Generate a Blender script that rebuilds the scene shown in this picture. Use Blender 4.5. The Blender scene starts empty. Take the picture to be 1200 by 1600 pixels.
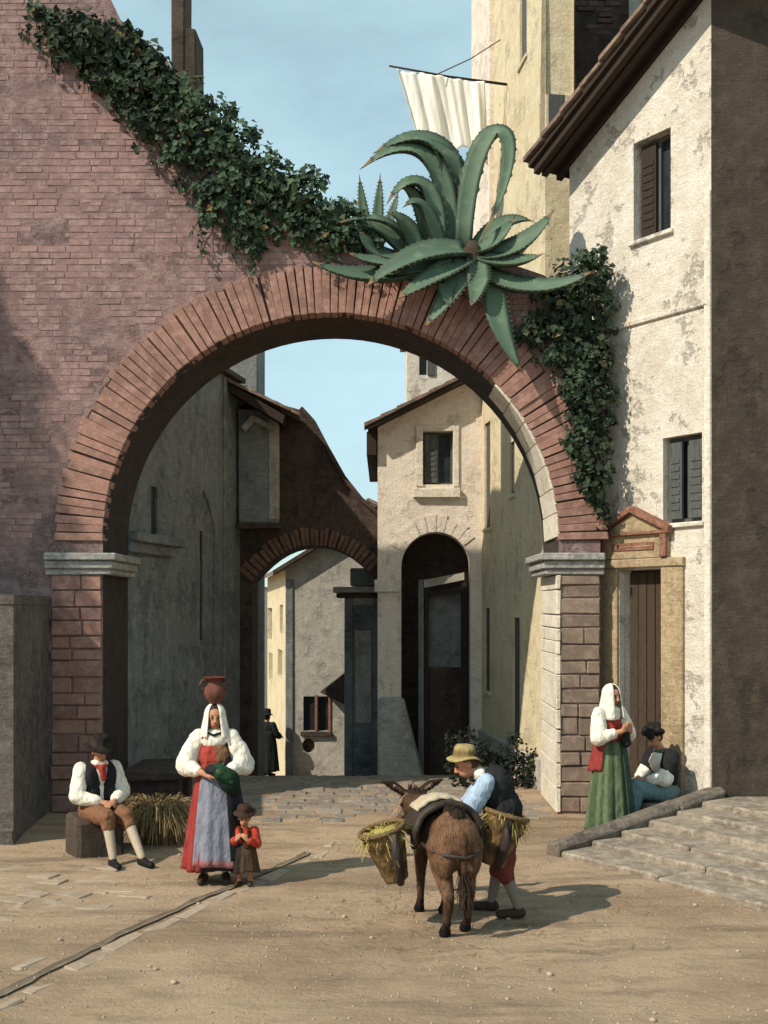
import bpy, bmesh, math, random
import numpy as np
from mathutils import Vector, Matrix
R = math.radians
random.seed(7); rng = np.random.default_rng(7)
SC = bpy.context.scene
COL = SC.collection

# ------------------------------------------------------------------ camera
EYE = 2.46; FOC = 1800.0; HOR = 950.0
cd = bpy.data.cameras.new('camera'); cam = bpy.data.objects.new('camera', cd); COL.objects.link(cam)
cam.location = (0, 0, EYE); cam.rotation_euler = (R(90), 0, 0)
cd.sensor_fit = 'VERTICAL'; cd.sensor_height = 36; cd.sensor_width = 27
cd.lens = 36 * FOC / 1600; cd.shift_y = (HOR - 800) / 1600
cd.clip_start = .1; cd.clip_end = 2000
SC.camera = cam
# ------------------------------------------------------------------ sky and sun
SUN = Vector((0.80, 0.55, -0.86)).normalized()          # the way the light travels
w = bpy.data.worlds.new('World'); SC.world = w; w.use_nodes = True
nt = w.node_tree; nt.nodes.clear()
wo = nt.nodes.new('ShaderNodeOutputWorld'); bg = nt.nodes.new('ShaderNodeBackground'); sky = nt.nodes.new('ShaderNodeTexSky')
sky.sky_type = 'NISHITA'; sky.sun_disc = False
sky.sun_elevation = math.asin(-SUN.z); sky.sun_rotation = math.atan2(-SUN.x, -SUN.y)
sky.air_density = 1.0; sky.dust_density = 0.5; sky.ozone_density = 1.2; sky.altitude = 50
# thin high cloud veil, everywhere in the sky alike
tcw = nt.nodes.new('ShaderNodeTexCoord'); mpw = nt.nodes.new('ShaderNodeMapping'); mpw.inputs['Scale'].default_value = (1.2, 1.2, 3.2)
nzw = nt.nodes.new('ShaderNodeTexNoise'); nzw.inputs['Scale'].default_value = 2.6; nzw.inputs['Detail'].default_value = 9; nzw.inputs['Roughness'].default_value = .62
rpw = nt.nodes.new('ShaderNodeValToRGB'); rpw.color_ramp.elements[0].position = .36; rpw.color_ramp.elements[1].position = .78
rpw.color_ramp.elements[0].color = (.40, .40, .40, 1); rpw.color_ramp.elements[1].color = (.66, .66, .66, 1)
mxw = nt.nodes.new('ShaderNodeMix'); mxw.data_type = 'RGBA'; mxw.inputs[7].default_value = (8.3, 11.9, 12.4, 1)
nt.links.new(tcw.outputs['Generated'], mpw.inputs[0]); nt.links.new(mpw.outputs[0], nzw.inputs['Vector']); nt.links.new(nzw.outputs['Fac'], rpw.inputs[0])
nt.links.new(rpw.outputs[0], mxw.inputs[0]); nt.links.new(sky.outputs[0], mxw.inputs[6])
bg.inputs['Strength'].default_value = 0.09
nt.links.new(mxw.outputs[2], bg.inputs['Color']); nt.links.new(bg.outputs[0], wo.inputs[0])
sl = bpy.data.lights.new('sun', 'SUN'); sl.energy = 4.8; sl.angle = R(.6); sl.color = (1.0, .905, .755)
so = bpy.data.objects.new('sun', sl); COL.objects.link(so); so.location = (-8, -4, 14)
so.rotation_euler = SUN.to_track_quat('-Z', 'Y').to_euler()
SC.view_settings.view_transform = 'Standard'; SC.view_settings.look = 'None'
SC.view_settings.exposure = 0.15; SC.view_settings.gamma = 1.0; SC.view_settings.use_curve_mapping = False
SC.cycles.max_bounces = 6; SC.cycles.diffuse_bounces = 4

# ------------------------------------------------------------------ helpers
def P(px, py, Y):                      # a point of the drawing, at its distance Y in metres
    return Vector(((px - 600) * Y / FOC, Y, EYE + (HOR - py) * Y / FOC))
def PX(px, Y): return (px - 600) * Y / FOC
def PZ(py, Y): return EYE + (HOR - py) * Y / FOC
def gz(y):                             # height of the ground: level, then falling behind the gateway
    if y < 16: return 0.0
    if y < 17.5: return -.145 * (y - 16) ** 2 / 3.0
    if y < 36: return -.145 * (.75 + (y - 17.5))
    return -.145 * 19.25
WM = {}
def link(name, data, parent=None, M=None, local=False):
    o = bpy.data.objects.new(name, data); COL.objects.link(o)
    M = M or Matrix.Identity(4)
    if parent is not None:
        o.parent = parent
        if local: o.matrix_basis = M; WM[o.name] = WM[parent.name] @ M
        else:
            o.matrix_parent_inverse = WM[parent.name].inverted(); o.matrix_basis = M; WM[o.name] = M
    else:
        o.matrix_basis = M; WM[o.name] = M
    return o
def tag(o, label=None, cat=None, group=None, kind=None):
    if label: o['label'] = label
    if cat: o['category'] = cat
    if group: o['group'] = group
    if kind: o['kind'] = kind
    return o
def thing(name, label, cat, loc=(0, 0, 0), rz=0, group=None):
    o = link(name, None, None, Matrix.Translation(loc) @ Matrix.Rotation(rz, 4, 'Z'))
    o.empty_display_size = .2
    return tag(o, label, cat, group)
def bm_mesh(bm, name, mats, smooth=False):
    me = bpy.data.meshes.new(name); bm.to_mesh(me); bm.free()
    for m in (mats if isinstance(mats, (list, tuple)) else [mats]): me.materials.append(m)
    if smooth:
        me.polygons.foreach_set('use_smooth', [True] * len(me.polygons))
    return me
def obj(name, bm, mats, parent=None, M=None, local=False, smooth=False):
    return link(name, bm_mesh(bm, name, mats, smooth), parent, M, local)
def frame(o, u):                       # local s along u, d into the wall, z up
    u = Vector((u[0], u[1], 0)).normalized()
    return Matrix(((u.x, -u.y, 0, o[0]), (u.y, u.x, 0, o[1]), (0, 0, 1, o[2] if len(o) > 2 else 0), (0, 0, 0, 1)))
def slab(outline, holes=(), t=.3, d0=0.0):
    bm = bmesh.new(); edges = []; loops = []
    for lp in [outline] + list(holes):
        vs = [bm.verts.new((p[0], d0, p[1])) for p in lp]
        loops.append(vs)
        for i in range(len(vs)): edges.append(bm.edges.new((vs[i], vs[(i + 1) % len(vs)])))
    r = bmesh.ops.triangle_fill(bm, use_beauty=True, use_dissolve=False, edges=edges)
    fs = [f for f in r['geom'] if isinstance(f, bmesh.types.BMFace)]
    bk = {}
    for vs in loops:
        for v in vs: bk[v] = bm.verts.new((v.co.x, d0 + t, v.co.z))
    for f in fs: bm.faces.new([bk[v] for v in reversed(f.verts)])
    for vs in loops:
        for i in range(len(vs)):
            a, b = vs[i], vs[(i + 1) % len(vs)]
            bm.faces.new((a, b, bk[b], bk[a]))
    bmesh.ops.recalc_face_normals(bm, faces=bm.faces[:])
    return bm
def box(bm, x0, x1, y0, y1, z0, z1, M=None, j=0.0, bev=0.0):
    r = bmesh.ops.create_cube(bm, size=1); vs = r['verts']
    for v in vs:
        v.co = Vector(((x0 + x1) / 2 + v.co.x * (x1 - x0), (y0 + y1) / 2 + v.co.y * (y1 - y0), (z0 + z1) / 2 + v.co.z * (z1 - z0)))
        if j: v.co += Vector((random.uniform(-j, j), random.uniform(-j, j), random.uniform(-j, j)))
    if bev:
        es = list({e for v in vs for e in v.link_edges})
        r = bmesh.ops.bevel(bm, geom=es, offset=bev, segments=1, affect='EDGES', profile=.5)
        vs = list({v for f in r['faces'] for v in f.verts} | {v for v in vs if v.is_valid})
    if M is not None: bmesh.ops.transform(bm, matrix=M, verts=[v for v in vs if v.is_valid])
    return vs
def boxo(name, x0, x1, y0, y1, z0, z1, mat, parent=None, M=None, j=0.0, bev=0.0, local=False):
    bm = bmesh.new(); box(bm, x0, x1, y0, y1, z0, z1, None, j, bev)
    return obj(name, bm, mat, parent, M, local)
def prism(pts, z0, z1, ztop=None):     # footprint, extruded; ztop may give a height per corner
    bm = bmesh.new()
    lo = [bm.verts.new((p[0], p[1], z0)) for p in pts]
    hi = [bm.verts.new((p[0], p[1], (ztop[i] if ztop else z1))) for i, p in enumerate(pts)]
    n = len(pts)
    bm.faces.new(lo[::-1]); bm.faces.new(hi)
    for i in range(n): bm.faces.new((lo[i], lo[(i + 1) % n], hi[(i + 1) % n], hi[i]))
    bmesh.ops.recalc_face_normals(bm, faces=bm.faces[:])
    return bm
def rect(s0, s1, z0, z1): return [(s0, z0), (s1, z0), (s1, z1), (s0, z1)]
def archpts(c, zs, r, zb, n=20, rz=None):
    rz = rz or r
    pts = [(c - r, zb), (c + r, zb)]
    for i in range(n + 1):
        a = math.pi * i / n
        pts.append((c + r * math.cos(a), zs + rz * math.sin(a)))
    return pts
def tube(bm, pts, rad, n=8, cap=True):
    pts = [Vector(p) for p in pts]
    if not isinstance(rad, (list, tuple)): rad = [rad] * len(pts)
    rings = []
    for i, p in enumerate(pts):
        t = (pts[min(i + 1, len(pts) - 1)] - pts[max(i - 1, 0)]).normalized()
        a = t.cross(Vector((0, 0, 1))); a = a if a.length > .05 else t.cross(Vector((0, 1, 0)))
        a.normalize(); b = t.cross(a)
        rings.append([bm.verts.new(p + (a * math.cos(q) + b * math.sin(q)) * rad[i]) for q in [2 * math.pi * k / n for k in range(n)]])
    for i in range(len(rings) - 1):
        for k in range(n): bm.faces.new((rings[i][k], rings[i][(k + 1) % n], rings[i + 1][(k + 1) % n], rings[i + 1][k]))
    if cap: bm.faces.new(rings[0][::-1]); bm.faces.new(rings[-1])
    return bm

# ------------------------------------------------------------------ materials
def newmat(name):
    m = bpy.data.materials.new(name); m.use_nodes = True
    t = m.node_tree; b = t.nodes['Principled BSDF']
    return m, t, b
class NT:
    def __init__(s, t):
        s.t = t; s.tc = t.nodes.new('ShaderNodeTexCoord').outputs['Object']
    def n(s, typ, **k):
        q = s.t.nodes.new(typ)
        for a, v in k.items(): setattr(q, a, v)
        return q
    def noise(s, scale, detail=6, rough=.6, stretch=(1, 1, 1), vec=None):
        mp = s.n('ShaderNodeMapping'); mp.inputs['Scale'].default_value = stretch
        s.t.links.new(vec or s.tc, mp.inputs[0])
        q = s.n('ShaderNodeTexNoise'); q.inputs['Scale'].default_value = scale; q.inputs['Detail'].default_value = detail; q.inputs['Roughness'].default_value = rough
        s.t.links.new(mp.outputs[0], q.inputs['Vector'])
        return q.outputs['Fac']
    def ramp(s, v, a, b):
        q = s.n('ShaderNodeMapRange'); q.inputs[1].default_value = a; q.inputs[2].default_value = b
        s.t.links.new(v, q.inputs[0]); return q.outputs[0]
    def mix(s, f, a, b, mode='MIX'):
        q = s.n('ShaderNodeMix', data_type='RGBA', blend_type=mode)
        for i, v in ((0, f), (6, a), (7, b)):
            if isinstance(v, (int, float)): q.inputs[i].default_value = v
            elif isinstance(v, tuple): q.inputs[i].default_value = (v[0], v[1], v[2], 1)
            else: s.t.links.new(v, q.inputs[i])
        return q.outputs[2]
    def math(s, op, a, b=0.0):
        q = s.n('ShaderNodeMath', operation=op)
        for i, v in ((0, a), (1, b)):
            if isinstance(v, (int, float)): q.inputs[i].default_value = v
            else: s.t.links.new(v, q.inputs[i])
        return q.outputs[0]
    def bump(s, h, strength, dist, b):
        q = s.n('ShaderNodeBump'); q.inputs['Strength'].default_value = strength; q.inputs['Distance'].default_value = dist
        s.t.links.new(h, q.inputs['Height']); s.t.links.new(q.outputs[0], b.inputs['Normal'])
def plaster(name, base, dark, light, sc=1.0, streak=.45, patch=.5, bump=.6, rough=.95, horiz=0.0, tint=None, crack=.0):
    m, t, b = newmat(name); N = NT(t)
    big = N.noise(.9 * sc, 5, .65); mid = N.noise(5 * sc, 8, .7); fine = N.noise(38, 6, .75)
    c = N.mix(N.ramp(big, .38, .66), base, dark)
    c = N.mix(N.math('MULTIPLY', N.ramp(mid, .46, .66), .85), c, light)
    if streak:
        st = N.noise(2.0 * sc, 7, .72, (3.2, 3.2, .22))
        c = N.mix(N.math('MULTIPLY', N.ramp(st, .5, .74), streak), c, dark)
    if horiz:
        hs = N.noise(2.0 * sc, 6, .75, (.55, .55, 9.0))
        c = N.mix(N.math('MULTIPLY', N.ramp(hs, .52, .7), horiz), c, dark)
    if patch:
        vo = N.noise(1.9 * sc, 10, .72)
        c = N.mix(N.math('MULTIPLY', N.ramp(vo, .56, .60), patch), c, tint or dark)
    c = N.mix(N.math('MULTIPLY', N.ramp(fine, .38, .68), .55), c, tuple(x * .4 for x in base))
    weave = N.noise(15, 3, .6, (.35, .35, 3.0))
    c = N.mix(N.math('MULTIPLY', N.ramp(weave, .46, .68), .16), c, tuple(min(1, x * 1.45) for x in light))
    t.links.new(c, b.inputs['Base Color']); b.inputs['Roughness'].default_value = rough
    h = N.math('ADD', N.math('MULTIPLY', mid, .9), N.math('MULTIPLY', fine, .55))
    h = N.math('ADD', h, N.math('MULTIPLY', weave, .12))
    if patch: h = N.math('ADD', h, N.math('MULTIPLY', N.ramp(vo, .55, .60), -.5))
    if crack:
        v = N.n('ShaderNodeTexVoronoi', feature='DISTANCE_TO_EDGE'); v.inputs['Scale'].default_value = 1.7 * sc
        wv = N.n('ShaderNodeVectorMath', operation='ADD'); nn = N.n('ShaderNodeTexNoise'); nn.inputs['Scale'].default_value = 3; nn.inputs['Detail'].default_value = 6
        t.links.new(N.tc, nn.inputs['Vector']); t.links.new(N.tc, wv.inputs[0]); t.links.new(nn.outputs['Color'], wv.inputs[1]); t.links.new(wv.outputs[0], v.inputs['Vector'])
        cr = N.ramp(v.outputs['Distance'], 0.0, .018)
        h = N.math('ADD', h, N.math('MULTIPLY', cr, crack))
    N.bump(h, bump, .035, b)
    return m
def brickmat(name, base, dark, light, var=.5, bump=.5, attr=False):
    """colour of single bricks: each object (or each face's 'tint') gets its own shade"""
    m, t, b = newmat(name); N = NT(t)
    if attr:
        q = N.n('ShaderNodeAttribute', attribute_name='tint'); rnd = q.outputs['Fac']
    else: rnd = N.n('ShaderNodeObjectInfo').outputs['Random']
    geo = N.n('ShaderNodeNewGeometry').outputs['Position']
    big = N.noise(.7, 6, .65, vec=geo); mid = N.noise(9, 8, .7, vec=geo); fine = N.noise(55, 5, .7, vec=geo)
    c = N.mix(N.math('MULTIPLY', rnd, var), base, dark)
    c = N.mix(N.ramp(big, .42, .68), c, dark)
    c = N.mix(N.math('MULTIPLY', N.ramp(mid, .46, .68), .75), c, light)
    c = N.mix(N.math('MULTIPLY', N.ramp(fine, .4, .75), .35), c, tuple(x * .4 for x in base))
    t.links.new(c, b.inputs['Base Color']); b.inputs['Roughness'].default_value = .95
    N.bump(N.math('ADD', mid, N.math('MULTIPLY', fine, .5)), bump, .02, b)
    return m
def simple(name, col, col2=None, sc=20, rough=.85, bump=.2, stretch=(1, 1, 1), rnd=0.0):
    m, t, b = newmat(name); N = NT(t)
    col2 = col2 or tuple(x * .55 for x in col)
    f = N.noise(sc, 6, .65, stretch)
    c = N.mix(N.ramp(f, .35, .7), col, col2)
    if rnd:
        r = N.n('ShaderNodeObjectInfo').outputs['Random']
        c = N.mix(N.math('MULTIPLY', r, rnd), c, tuple(x * .4 for x in col))
    t.links.new(c, b.inputs['Base Color']); b.inputs['Roughness'].default_value = rough
    b.inputs['Specular IOR Level'].default_value = .25
    N.bump(f, bump, .01, b)
    return m
def vcolmat(name, rough=.8, bump=.15, sc=60, var=.35, stretch=(1, 1, 1), folds=0.0):
    m, t, b = newmat(name); N = NT(t)
    q = N.n('ShaderNodeAttribute', attribute_name='col')
    f = N.noise(sc, 5, .65, stretch)
    c = N.mix(N.math('MULTIPLY', N.ramp(f, .4, .7), var), q.outputs['Color'], (.35, .3, .25), 'MULTIPLY')
    t.links.new(c, b.inputs['Base Color']); b.inputs['Roughness'].default_value = rough; b.inputs['Specular IOR Level'].default_value = .12
    if folds:
        f = N.math('ADD', N.math('MULTIPLY', f, .25), N.math('MULTIPLY', N.noise(13, 3, .5, (1, 1, .55)), folds))
        N.bump(f, .9, .035, b)
    else: N.bump(f, bump, .008, b)
    return m
def leafmat(name, a, bcol, cc, rough=.8):
    m, t, b = newmat(name); N = NT(t)
    q = N.n('ShaderNodeAttribute', attribute_name='tint')
    c = N.mix(N.ramp(q.outputs['Fac'], 0, .93), a, bcol)
    c = N.mix(N.ramp(q.outputs['Fac'], .955, .965), c, (.16, .115, .045))
    f = N.noise(3.5, 4, .6)
    c = N.mix(N.math('MULTIPLY', N.ramp(f, .45, .7), .6), c, cc)
    t.links.new(c, b.inputs['Base Color']); b.inputs['Roughness'].default_value = rough
    b.inputs['Specular IOR Level'].default_value = .12
    return m

M_pink = brickmat('rose_brick', (.315, .185, .165), (.135, .088, .09), (.44, .305, .275), .42, .6, attr=True)
M_mortar = plaster('rose_mortar', (.31, .185, .165), (.125, .083, .086), (.44, .305, .275), 1.0, .35, .55, 1.0, horiz=.75, tint=(.25, .19, .17))
M_vous = brickmat('arch_brick', (.36, .19, .145), (.19, .105, .085), (.47, .28, .22), .6)
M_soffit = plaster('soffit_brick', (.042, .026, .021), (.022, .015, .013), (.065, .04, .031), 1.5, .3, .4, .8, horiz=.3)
M_pier = brickmat('pier_brick', (.26, .185, .135), (.13, .09, .07), (.36, .27, .2), .6)
M_joint = simple('dark_joint', (.055, .033, .027), (.03, .02, .018), 30, 1, .3)
M_quoin = plaster('quoin_stone', (.76, .68, .55), (.58, .49, .38), (.86, .8, .68), 3, .25, .25, .5, crack=0)
M_impost = plaster('impost_stone', (.36, .34, .31), (.2, .19, .18), (.52, .5, .46), 3, .3, .3, .6, crack=0)
M_white = plaster('white_plaster', (.78, .71, .60), (.60, .51, .40), (.88, .83, .74), 1.2, .5, .35, 1.0, tint=(.58, .48, .37), horiz=.25)
M_yellow = plaster('ochre_plaster', (.71, .585, .375), (.55, .44, .28), (.80, .70, .5), 1.0, .35, .35, .7, tint=(.52, .42, .27))
M_cream = plaster('cream_plaster', (.84, .72, .60), (.68, .56, .46), (.88, .80, .70), 1.6, .3, .35, .7)
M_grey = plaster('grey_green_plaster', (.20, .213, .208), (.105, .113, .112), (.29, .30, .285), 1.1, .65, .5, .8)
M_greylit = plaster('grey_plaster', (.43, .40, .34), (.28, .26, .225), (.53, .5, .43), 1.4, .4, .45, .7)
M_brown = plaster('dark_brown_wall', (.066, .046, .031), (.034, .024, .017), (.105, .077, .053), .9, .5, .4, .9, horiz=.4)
M_darkbrick = brickmat('dark_brick', (.12, .06, .045), (.06, .035, .03), (.19, .11, .08), .7, .5, attr=True)
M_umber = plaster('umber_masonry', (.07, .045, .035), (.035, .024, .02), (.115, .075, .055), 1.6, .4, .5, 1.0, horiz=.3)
M_annex = plaster('mauve_plaster', (.135, .112, .1), (.062, .05, .045), (.21, .18, .16), 1.3, .5, .3, .7)
M_wood = simple('old_wood', (.085, .056, .037), (.035, .023, .017), 14, .9, .5, (6, 6, .6), .4)
M_woodd = simple('dark_wood', (.05, .034, .026), (.025, .018, .015), 14, .9, .5, (6, 6, .6), .3)
M_tile = brickmat('roof_tile', (.20, .125, .09), (.09, .06, .05), (.36, .28, .21), .7)
M_glass = simple('dark_glass', (.03, .035, .04), (.015, .018, .02), 5, .25, 0)
M_shutter = simple('grey_shutter', (.10, .105, .1), (.05, .05, .05), 10, .8, .3, (5, 5, .5))
M_ochreframe = plaster('ochre_frame', (.42, .31, .175), (.27, .19, .11), (.52, .41, .26), 2.5, .4, .3, .6, crack=0)
M_redframe = plaster('red_stucco', (.28, .115, .07), (.17, .07, .05), (.37, .2, .13), 3, .3, .4, .6, crack=0)
M_step = plaster('step_stone', (.30, .24, .18), (.16, .125, .095), (.45, .385, .30), 2.0, 0, .2, .6, horiz=0, crack=.2)
M_sett = brickmat('street_sett', (.24, .205, .165), (.12, .10, .082), (.34, .295, .24), .7)
M_inner = brickmat('inner_arch_brick', (.17, .085, .062), (.075, .042, .034), (.26, .15, .11), .6)
M_kerb = plaster('kerb_stone', (.17, .135, .102), (.09, .07, .055), (.27, .225, .175), 2.5, 0, .4, .8)
M_cob = brickmat('paving_stone', (.37, .285, .205), (.24, .18, .13), (.45, .36, .27), .5)
M_cloth = simple('linen', (.86, .82, .74), (.60, .57, .51), 5, .95, .15, (3, 3, .3))
M_rope = simple('rope', (.12, .09, .06), None, 60, .9, .2)
# ------------------------------------------------------------------ ground
def vnoise(x, y, s, k=0):
    x = x * s + 13.7 * k; y = y * s + 7.3 * k
    return math.sin(x * 1.3 + 1.7 * math.sin(y * .9 + k)) * math.cos(y * 1.1 + 1.3 * math.sin(x * .7 + 2 * k))
def relief(x, y): return -.014 * sum(math.exp(-((x - r_ - .12 * math.sin(y * .55) + .13 * (y - 10)) / .075) ** 2) for r_ in (.1, 1.45)) * (1 if y < 13 else 0) + .016 * vnoise(x, y, .9, 1) + .010 * vnoise(x, y, 2.7, 2) + .006 * vnoise(x, y, 7.1, 3)
def ground_mesh():
    xs = [-150, -80, -40, -20, -12, -8] + list(np.arange(-6, 6.01, .06)) + [8, 12, 20, 40, 80, 150]
    ys = [-40, -20, -10, -5, 0, 3] + list(np.arange(5, 22, .08)) + list(np.arange(22, 37, .5)) + [45, 60, 90, 150, 300]
    vs = []; fs = []
    for y in ys:
        for x in xs:
            vs.append((x, y, gz(y) + (relief(x, y) if abs(x) < 8 and 4 < y < 36 else 0)))
    n = len(xs)
    for j in range(len(ys) - 1):
        for i in range(n - 1): a = j * n + i; fs.append((a, a + 1, a + n + 1, a + n))
    me = bpy.data.meshes.new('ground'); me.from_pydata(vs, [], fs)
    me.polygons.foreach_set('use_smooth', [True] * len(fs)); return me
def groundmat():
    m, t, b = newmat('trodden_earth'); N = NT(t)
    big = N.noise(.45, 6, .6); mid = N.noise(2.6, 8, .7, (.6, 1.6, 1)); fine = N.noise(22, 8, .75); grit = N.noise(90, 4, .7)
    c = N.mix(N.ramp(big, .44, .64), (.51, .37, .25), (.31, .21, .138))
    c = N.mix(N.math('MULTIPLY', N.ramp(mid, .48, .64), .65), c, (.32, .225, .15))
    st = N.noise(1.1, 7, .7, (.35, 2.2, 1))
    c = N.mix(N.math('MULTIPLY', N.ramp(st, .52, .64), .65), c, (.19, .138, .095))
    c = N.mix(N.math('MULTIPLY', N.ramp(fine, .5, .78), .6), c, (.58, .455, .33))
    c = N.mix(N.math('MULTIPLY', N.ramp(grit, .55, .75), .5), c, (.16, .12, .09))
    t.links.new(c, b.inputs['Base Color']); b.inputs['Roughness'].default_value = 1.0; b.inputs['Specular IOR Level'].default_value = .1
    h = N.math('ADD', N.math('MULTIPLY', mid, 1.2), N.math('ADD', fine, N.math('MULTIPLY', grit, .4)))
    N.bump(h, 1.0, .04, b)
    return m
gm = ground_mesh(); gm.materials.append(groundmat())
ground = tag(link('ground', gm), 'beige trodden earth of the street', kind='structure')

# stones of the drain that crosses the street, then worn paving stones left of it
def stone_mesh(name, w, l, h, n=7, mat=M_cob):
    bm = bmesh.new()
    ang = sorted([2 * math.pi * (k + random.uniform(-.25, .25)) / n for k in range(n)])
    def sq(a):                               # rounded box outline
        c, s = math.cos(a), math.sin(a); q = (abs(c) ** 3.2 + abs(s) ** 3.2) ** (-1 / 3.2); return c * q, s * q
    lo = []; mi = []; hi = []
    for a in ang:
        c, s = sq(a); k = random.uniform(.88, 1.05)
        lo.append(bm.verts.new((c * w / 2 * k, s * l / 2 * k, -.06)))
        mi.append(bm.verts.new((c * w / 2 * k * .98, s * l / 2 * k * .98, h * .55)))
        hi.append(bm.verts.new((c * w / 2 * k * .86, s * l / 2 * k * .86, h * random.uniform(.9, 1.1))))
    for A, B in ((lo, mi), (mi, hi)):
        for k in range(n): bm.faces.new((A[k], A[(k + 1) % n], B[(k + 1) % n], B[k]))
    bm.faces.new(hi)
    return bm_mesh(bm, name, mat, True)
path = [P(-40, 1572, 0), ]
def gp(px, py):                               # a point of the level ground
    Y = EYE * FOC / (py - HOR); return Vector(((px - 600) * Y / FOC, Y, 0))
drain = [gp(-60, 1585), gp(60, 1528), gp(160, 1478), gp(250, 1437), gp(345, 1393), gp(420, 1362), gp(480, 1335), gp(510, 1300), gp(525, 1275)]
def along(pts, step):
    out = []; carry = 0
    for a, b in zip(pts, pts[1:]):
        L = (b - a).length; d = carry
        while d < L: out.append((a.lerp(b, d / L), (b - a).normalized())); d += step
        carry = d - L
    return out
gbm = bmesh.new(); prev = None                    # open drain: a row of long kerb slabs beside a sunk channel
for p, t in along(drain, .12):
    if p.y > 11.6: break
    nrm = Vector((-t.y, t.x, 0)); row = []
    for off, dz in ((-.035, .0), (-.015, -.012), (.01, -.014), (.04, .0)):
        q = p + nrm * off; row.append(gbm.verts.new((q.x + random.uniform(-.012, .012), q.y, relief(q.x, q.y) + .014 + dz)))
    if prev:
        for k in range(3): gbm.faces.new((prev[k], prev[k + 1], row[k + 1], row[k]))
    prev = row
obj('drain_channel', gbm, simple('drain_mud', (.2, .155, .11), (.11, .085, .062), 9, 1, .4), ground, smooth=True)
def slabstone(name, w, l, h, bev):
    bm = bmesh.new(); box(bm, -w / 2, w / 2, -l / 2, l / 2, -.06, h, None, .012, bev); return bm_mesh(bm, name, M_cob)
smesh = [slabstone('drain_stone', random.uniform(.09, .15), random.uniform(.3, .46), .010, .014) for L in range(9)]
d_ = along(drain, .47)
for side, off in ((1, .13), (-1, .2)):
    for k, (p, t) in enumerate(d_):
        nrm = Vector((-t.y, t.x, 0)); q = p + nrm * (-side * off + random.uniform(-.02, .02)) + t * (.2 if side > 0 else 0)
        if q.y > 12 or (side < 0 and (q.y > 8.4 or k % 2)) or random.random() < .12: continue
        M = Matrix.Translation((q.x, q.y, relief(q.x, q.y) - .004)) @ Matrix.Rotation(math.atan2(-t.x, t.y) + random.uniform(-.09, .09), 4, 'Z') @ Matrix.Rotation(random.uniform(-.04, .04), 4, 'Y')
        link('drain_stone', random.choice(smesh), ground, M)
pmesh = [slabstone('paving_stone', random.uniform(.22, .33), random.uniform(.16, .2), .006, .008) for _ in range(10)]
cnt = 0
for r in range(30):
    for c in range(22):
        q = Vector((-4.4 + c * .285 + (r % 2) * .14 + random.uniform(-.04, .04), 7.0 + r * .205 + random.uniform(-.03, .03), 0))
        # left of the drain only, and worn away in places
        dist = min(((q - a).dot(Vector((-t.y, t.x, 0))), (q - a).length) for a, t in along(drain, .39) if abs((q - a).dot(t)) < .3) if any(abs((q - a).dot(t)) < .3 for a, t in along(drain, .39)) else (9, 9)
        if dist[0] < .38 or dist[0] > 3: continue
        if q.y > 11.0 or (q.x + 1.52) ** 2 + (q.y - 10.35) ** 2 < .3: continue
        if vnoise(q.x, q.y, 1.1, 5) + random.uniform(-.4, .4) < -.4: continue
        if cnt >= 230: continue
        cnt += 1
        M = Matrix.Translation((q.x, q.y, relief(q.x, q.y) - .002)) @ Matrix.Rotation(random.uniform(-.12, .12) - .3, 4, 'Z') @ Matrix.Rotation(random.uniform(-.02, .02), 4, 'X')
        link('paving_stone', random.choice(pmesh), ground, M)
# setts under and beyond the arch
qm = [slabstone('sett', random.uniform(.26, .33), random.uniform(.19, .24), .012, .022) for _ in range(10)]
for m_ in qm: m_.materials[0] = M_sett
n_ = 0
for r in range(17):
    y = 13.35 + r * .265
    for c in range(16):
        x = -3.1 + c * .355 + (r % 2) * .17 + random.uniform(-.02, .02)
        if x > (2.0 if y < 15.3 else 1.7) or n_ >= 290 or random.random() < .05 + (.5 if r == 0 else .2 if r == 1 else 0): continue
        n_ += 1
        link('sett', random.choice(qm), ground, Matrix.Translation((x, y, gz(y) + relief(x, y) + random.uniform(-.006, .004))) @ Matrix.Rotation(random.uniform(-.06, .06), 4, 'Z') @ Matrix.Rotation(random.uniform(-.03, .03), 4, 'Y'))
# loose pebbles
bm = bmesh.new()
for k in range(2200):
    x, y = random.uniform(-3.2, 4), 6.2 + 9 * random.random() ** 1.3
    s = random.uniform(.004, .013) * (1 if random.random() < .96 else 2.2)
    r = bmesh.ops.create_icosphere(bm, subdivisions=1, radius=s, matrix=Matrix.Translation((x, y, relief(x, y) + s * .25)) @ Matrix.Diagonal((1, random.uniform(.7, 1.3), .6, 1)))
o = obj('pebbles', bm, simple('pebble', (.42, .34, .25), (.22, .17, .13), 8, 1, .1, rnd=0), ground, smooth=True)
tag(o, kind='stuff')

# ------------------------------------------------------------------ the gateway
Y0 = 13.85; TH = 1.35; AC = -.64; AR = 2.74; SP = 3.27; S0 = FOC / Y0
gate = thing('brick_gateway', 'old rose brick gateway wall with a wide round arch over the street', 'archway', (AC, Y0, 0))
XR = 2.6
def ax(px): return PX(px, Y0)
def az(py): return PZ(py, Y0)
top = [(-520, -62), (20, -55), (120, -40), (168, -12), (188, 30), (215, 55), (262, 95), (285, 140), (312, 165), (340, 205), (365, 225), (410, 262), (450, 285), (500, 325), (545, 350), (600, 385), (640, 398), (680, 396), (720, 405), (760, 405), (815, 418), (850, 430), (880, 452), (905, 470), (922, 520), (938, 560)]
out = [(-9.2, -.3), (AC - AR, -.3), (AC - AR, 2.0)]
for i in range(49):
    a = math.pi - math.pi * i / 48; out.append((AC + AR * math.cos(a), SP + AR * math.sin(a)))
out += [(AC + AR, -.3), (XR, -.3)]
out += [(ax(x), az(y)) for x, y in reversed(top)]
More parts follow.
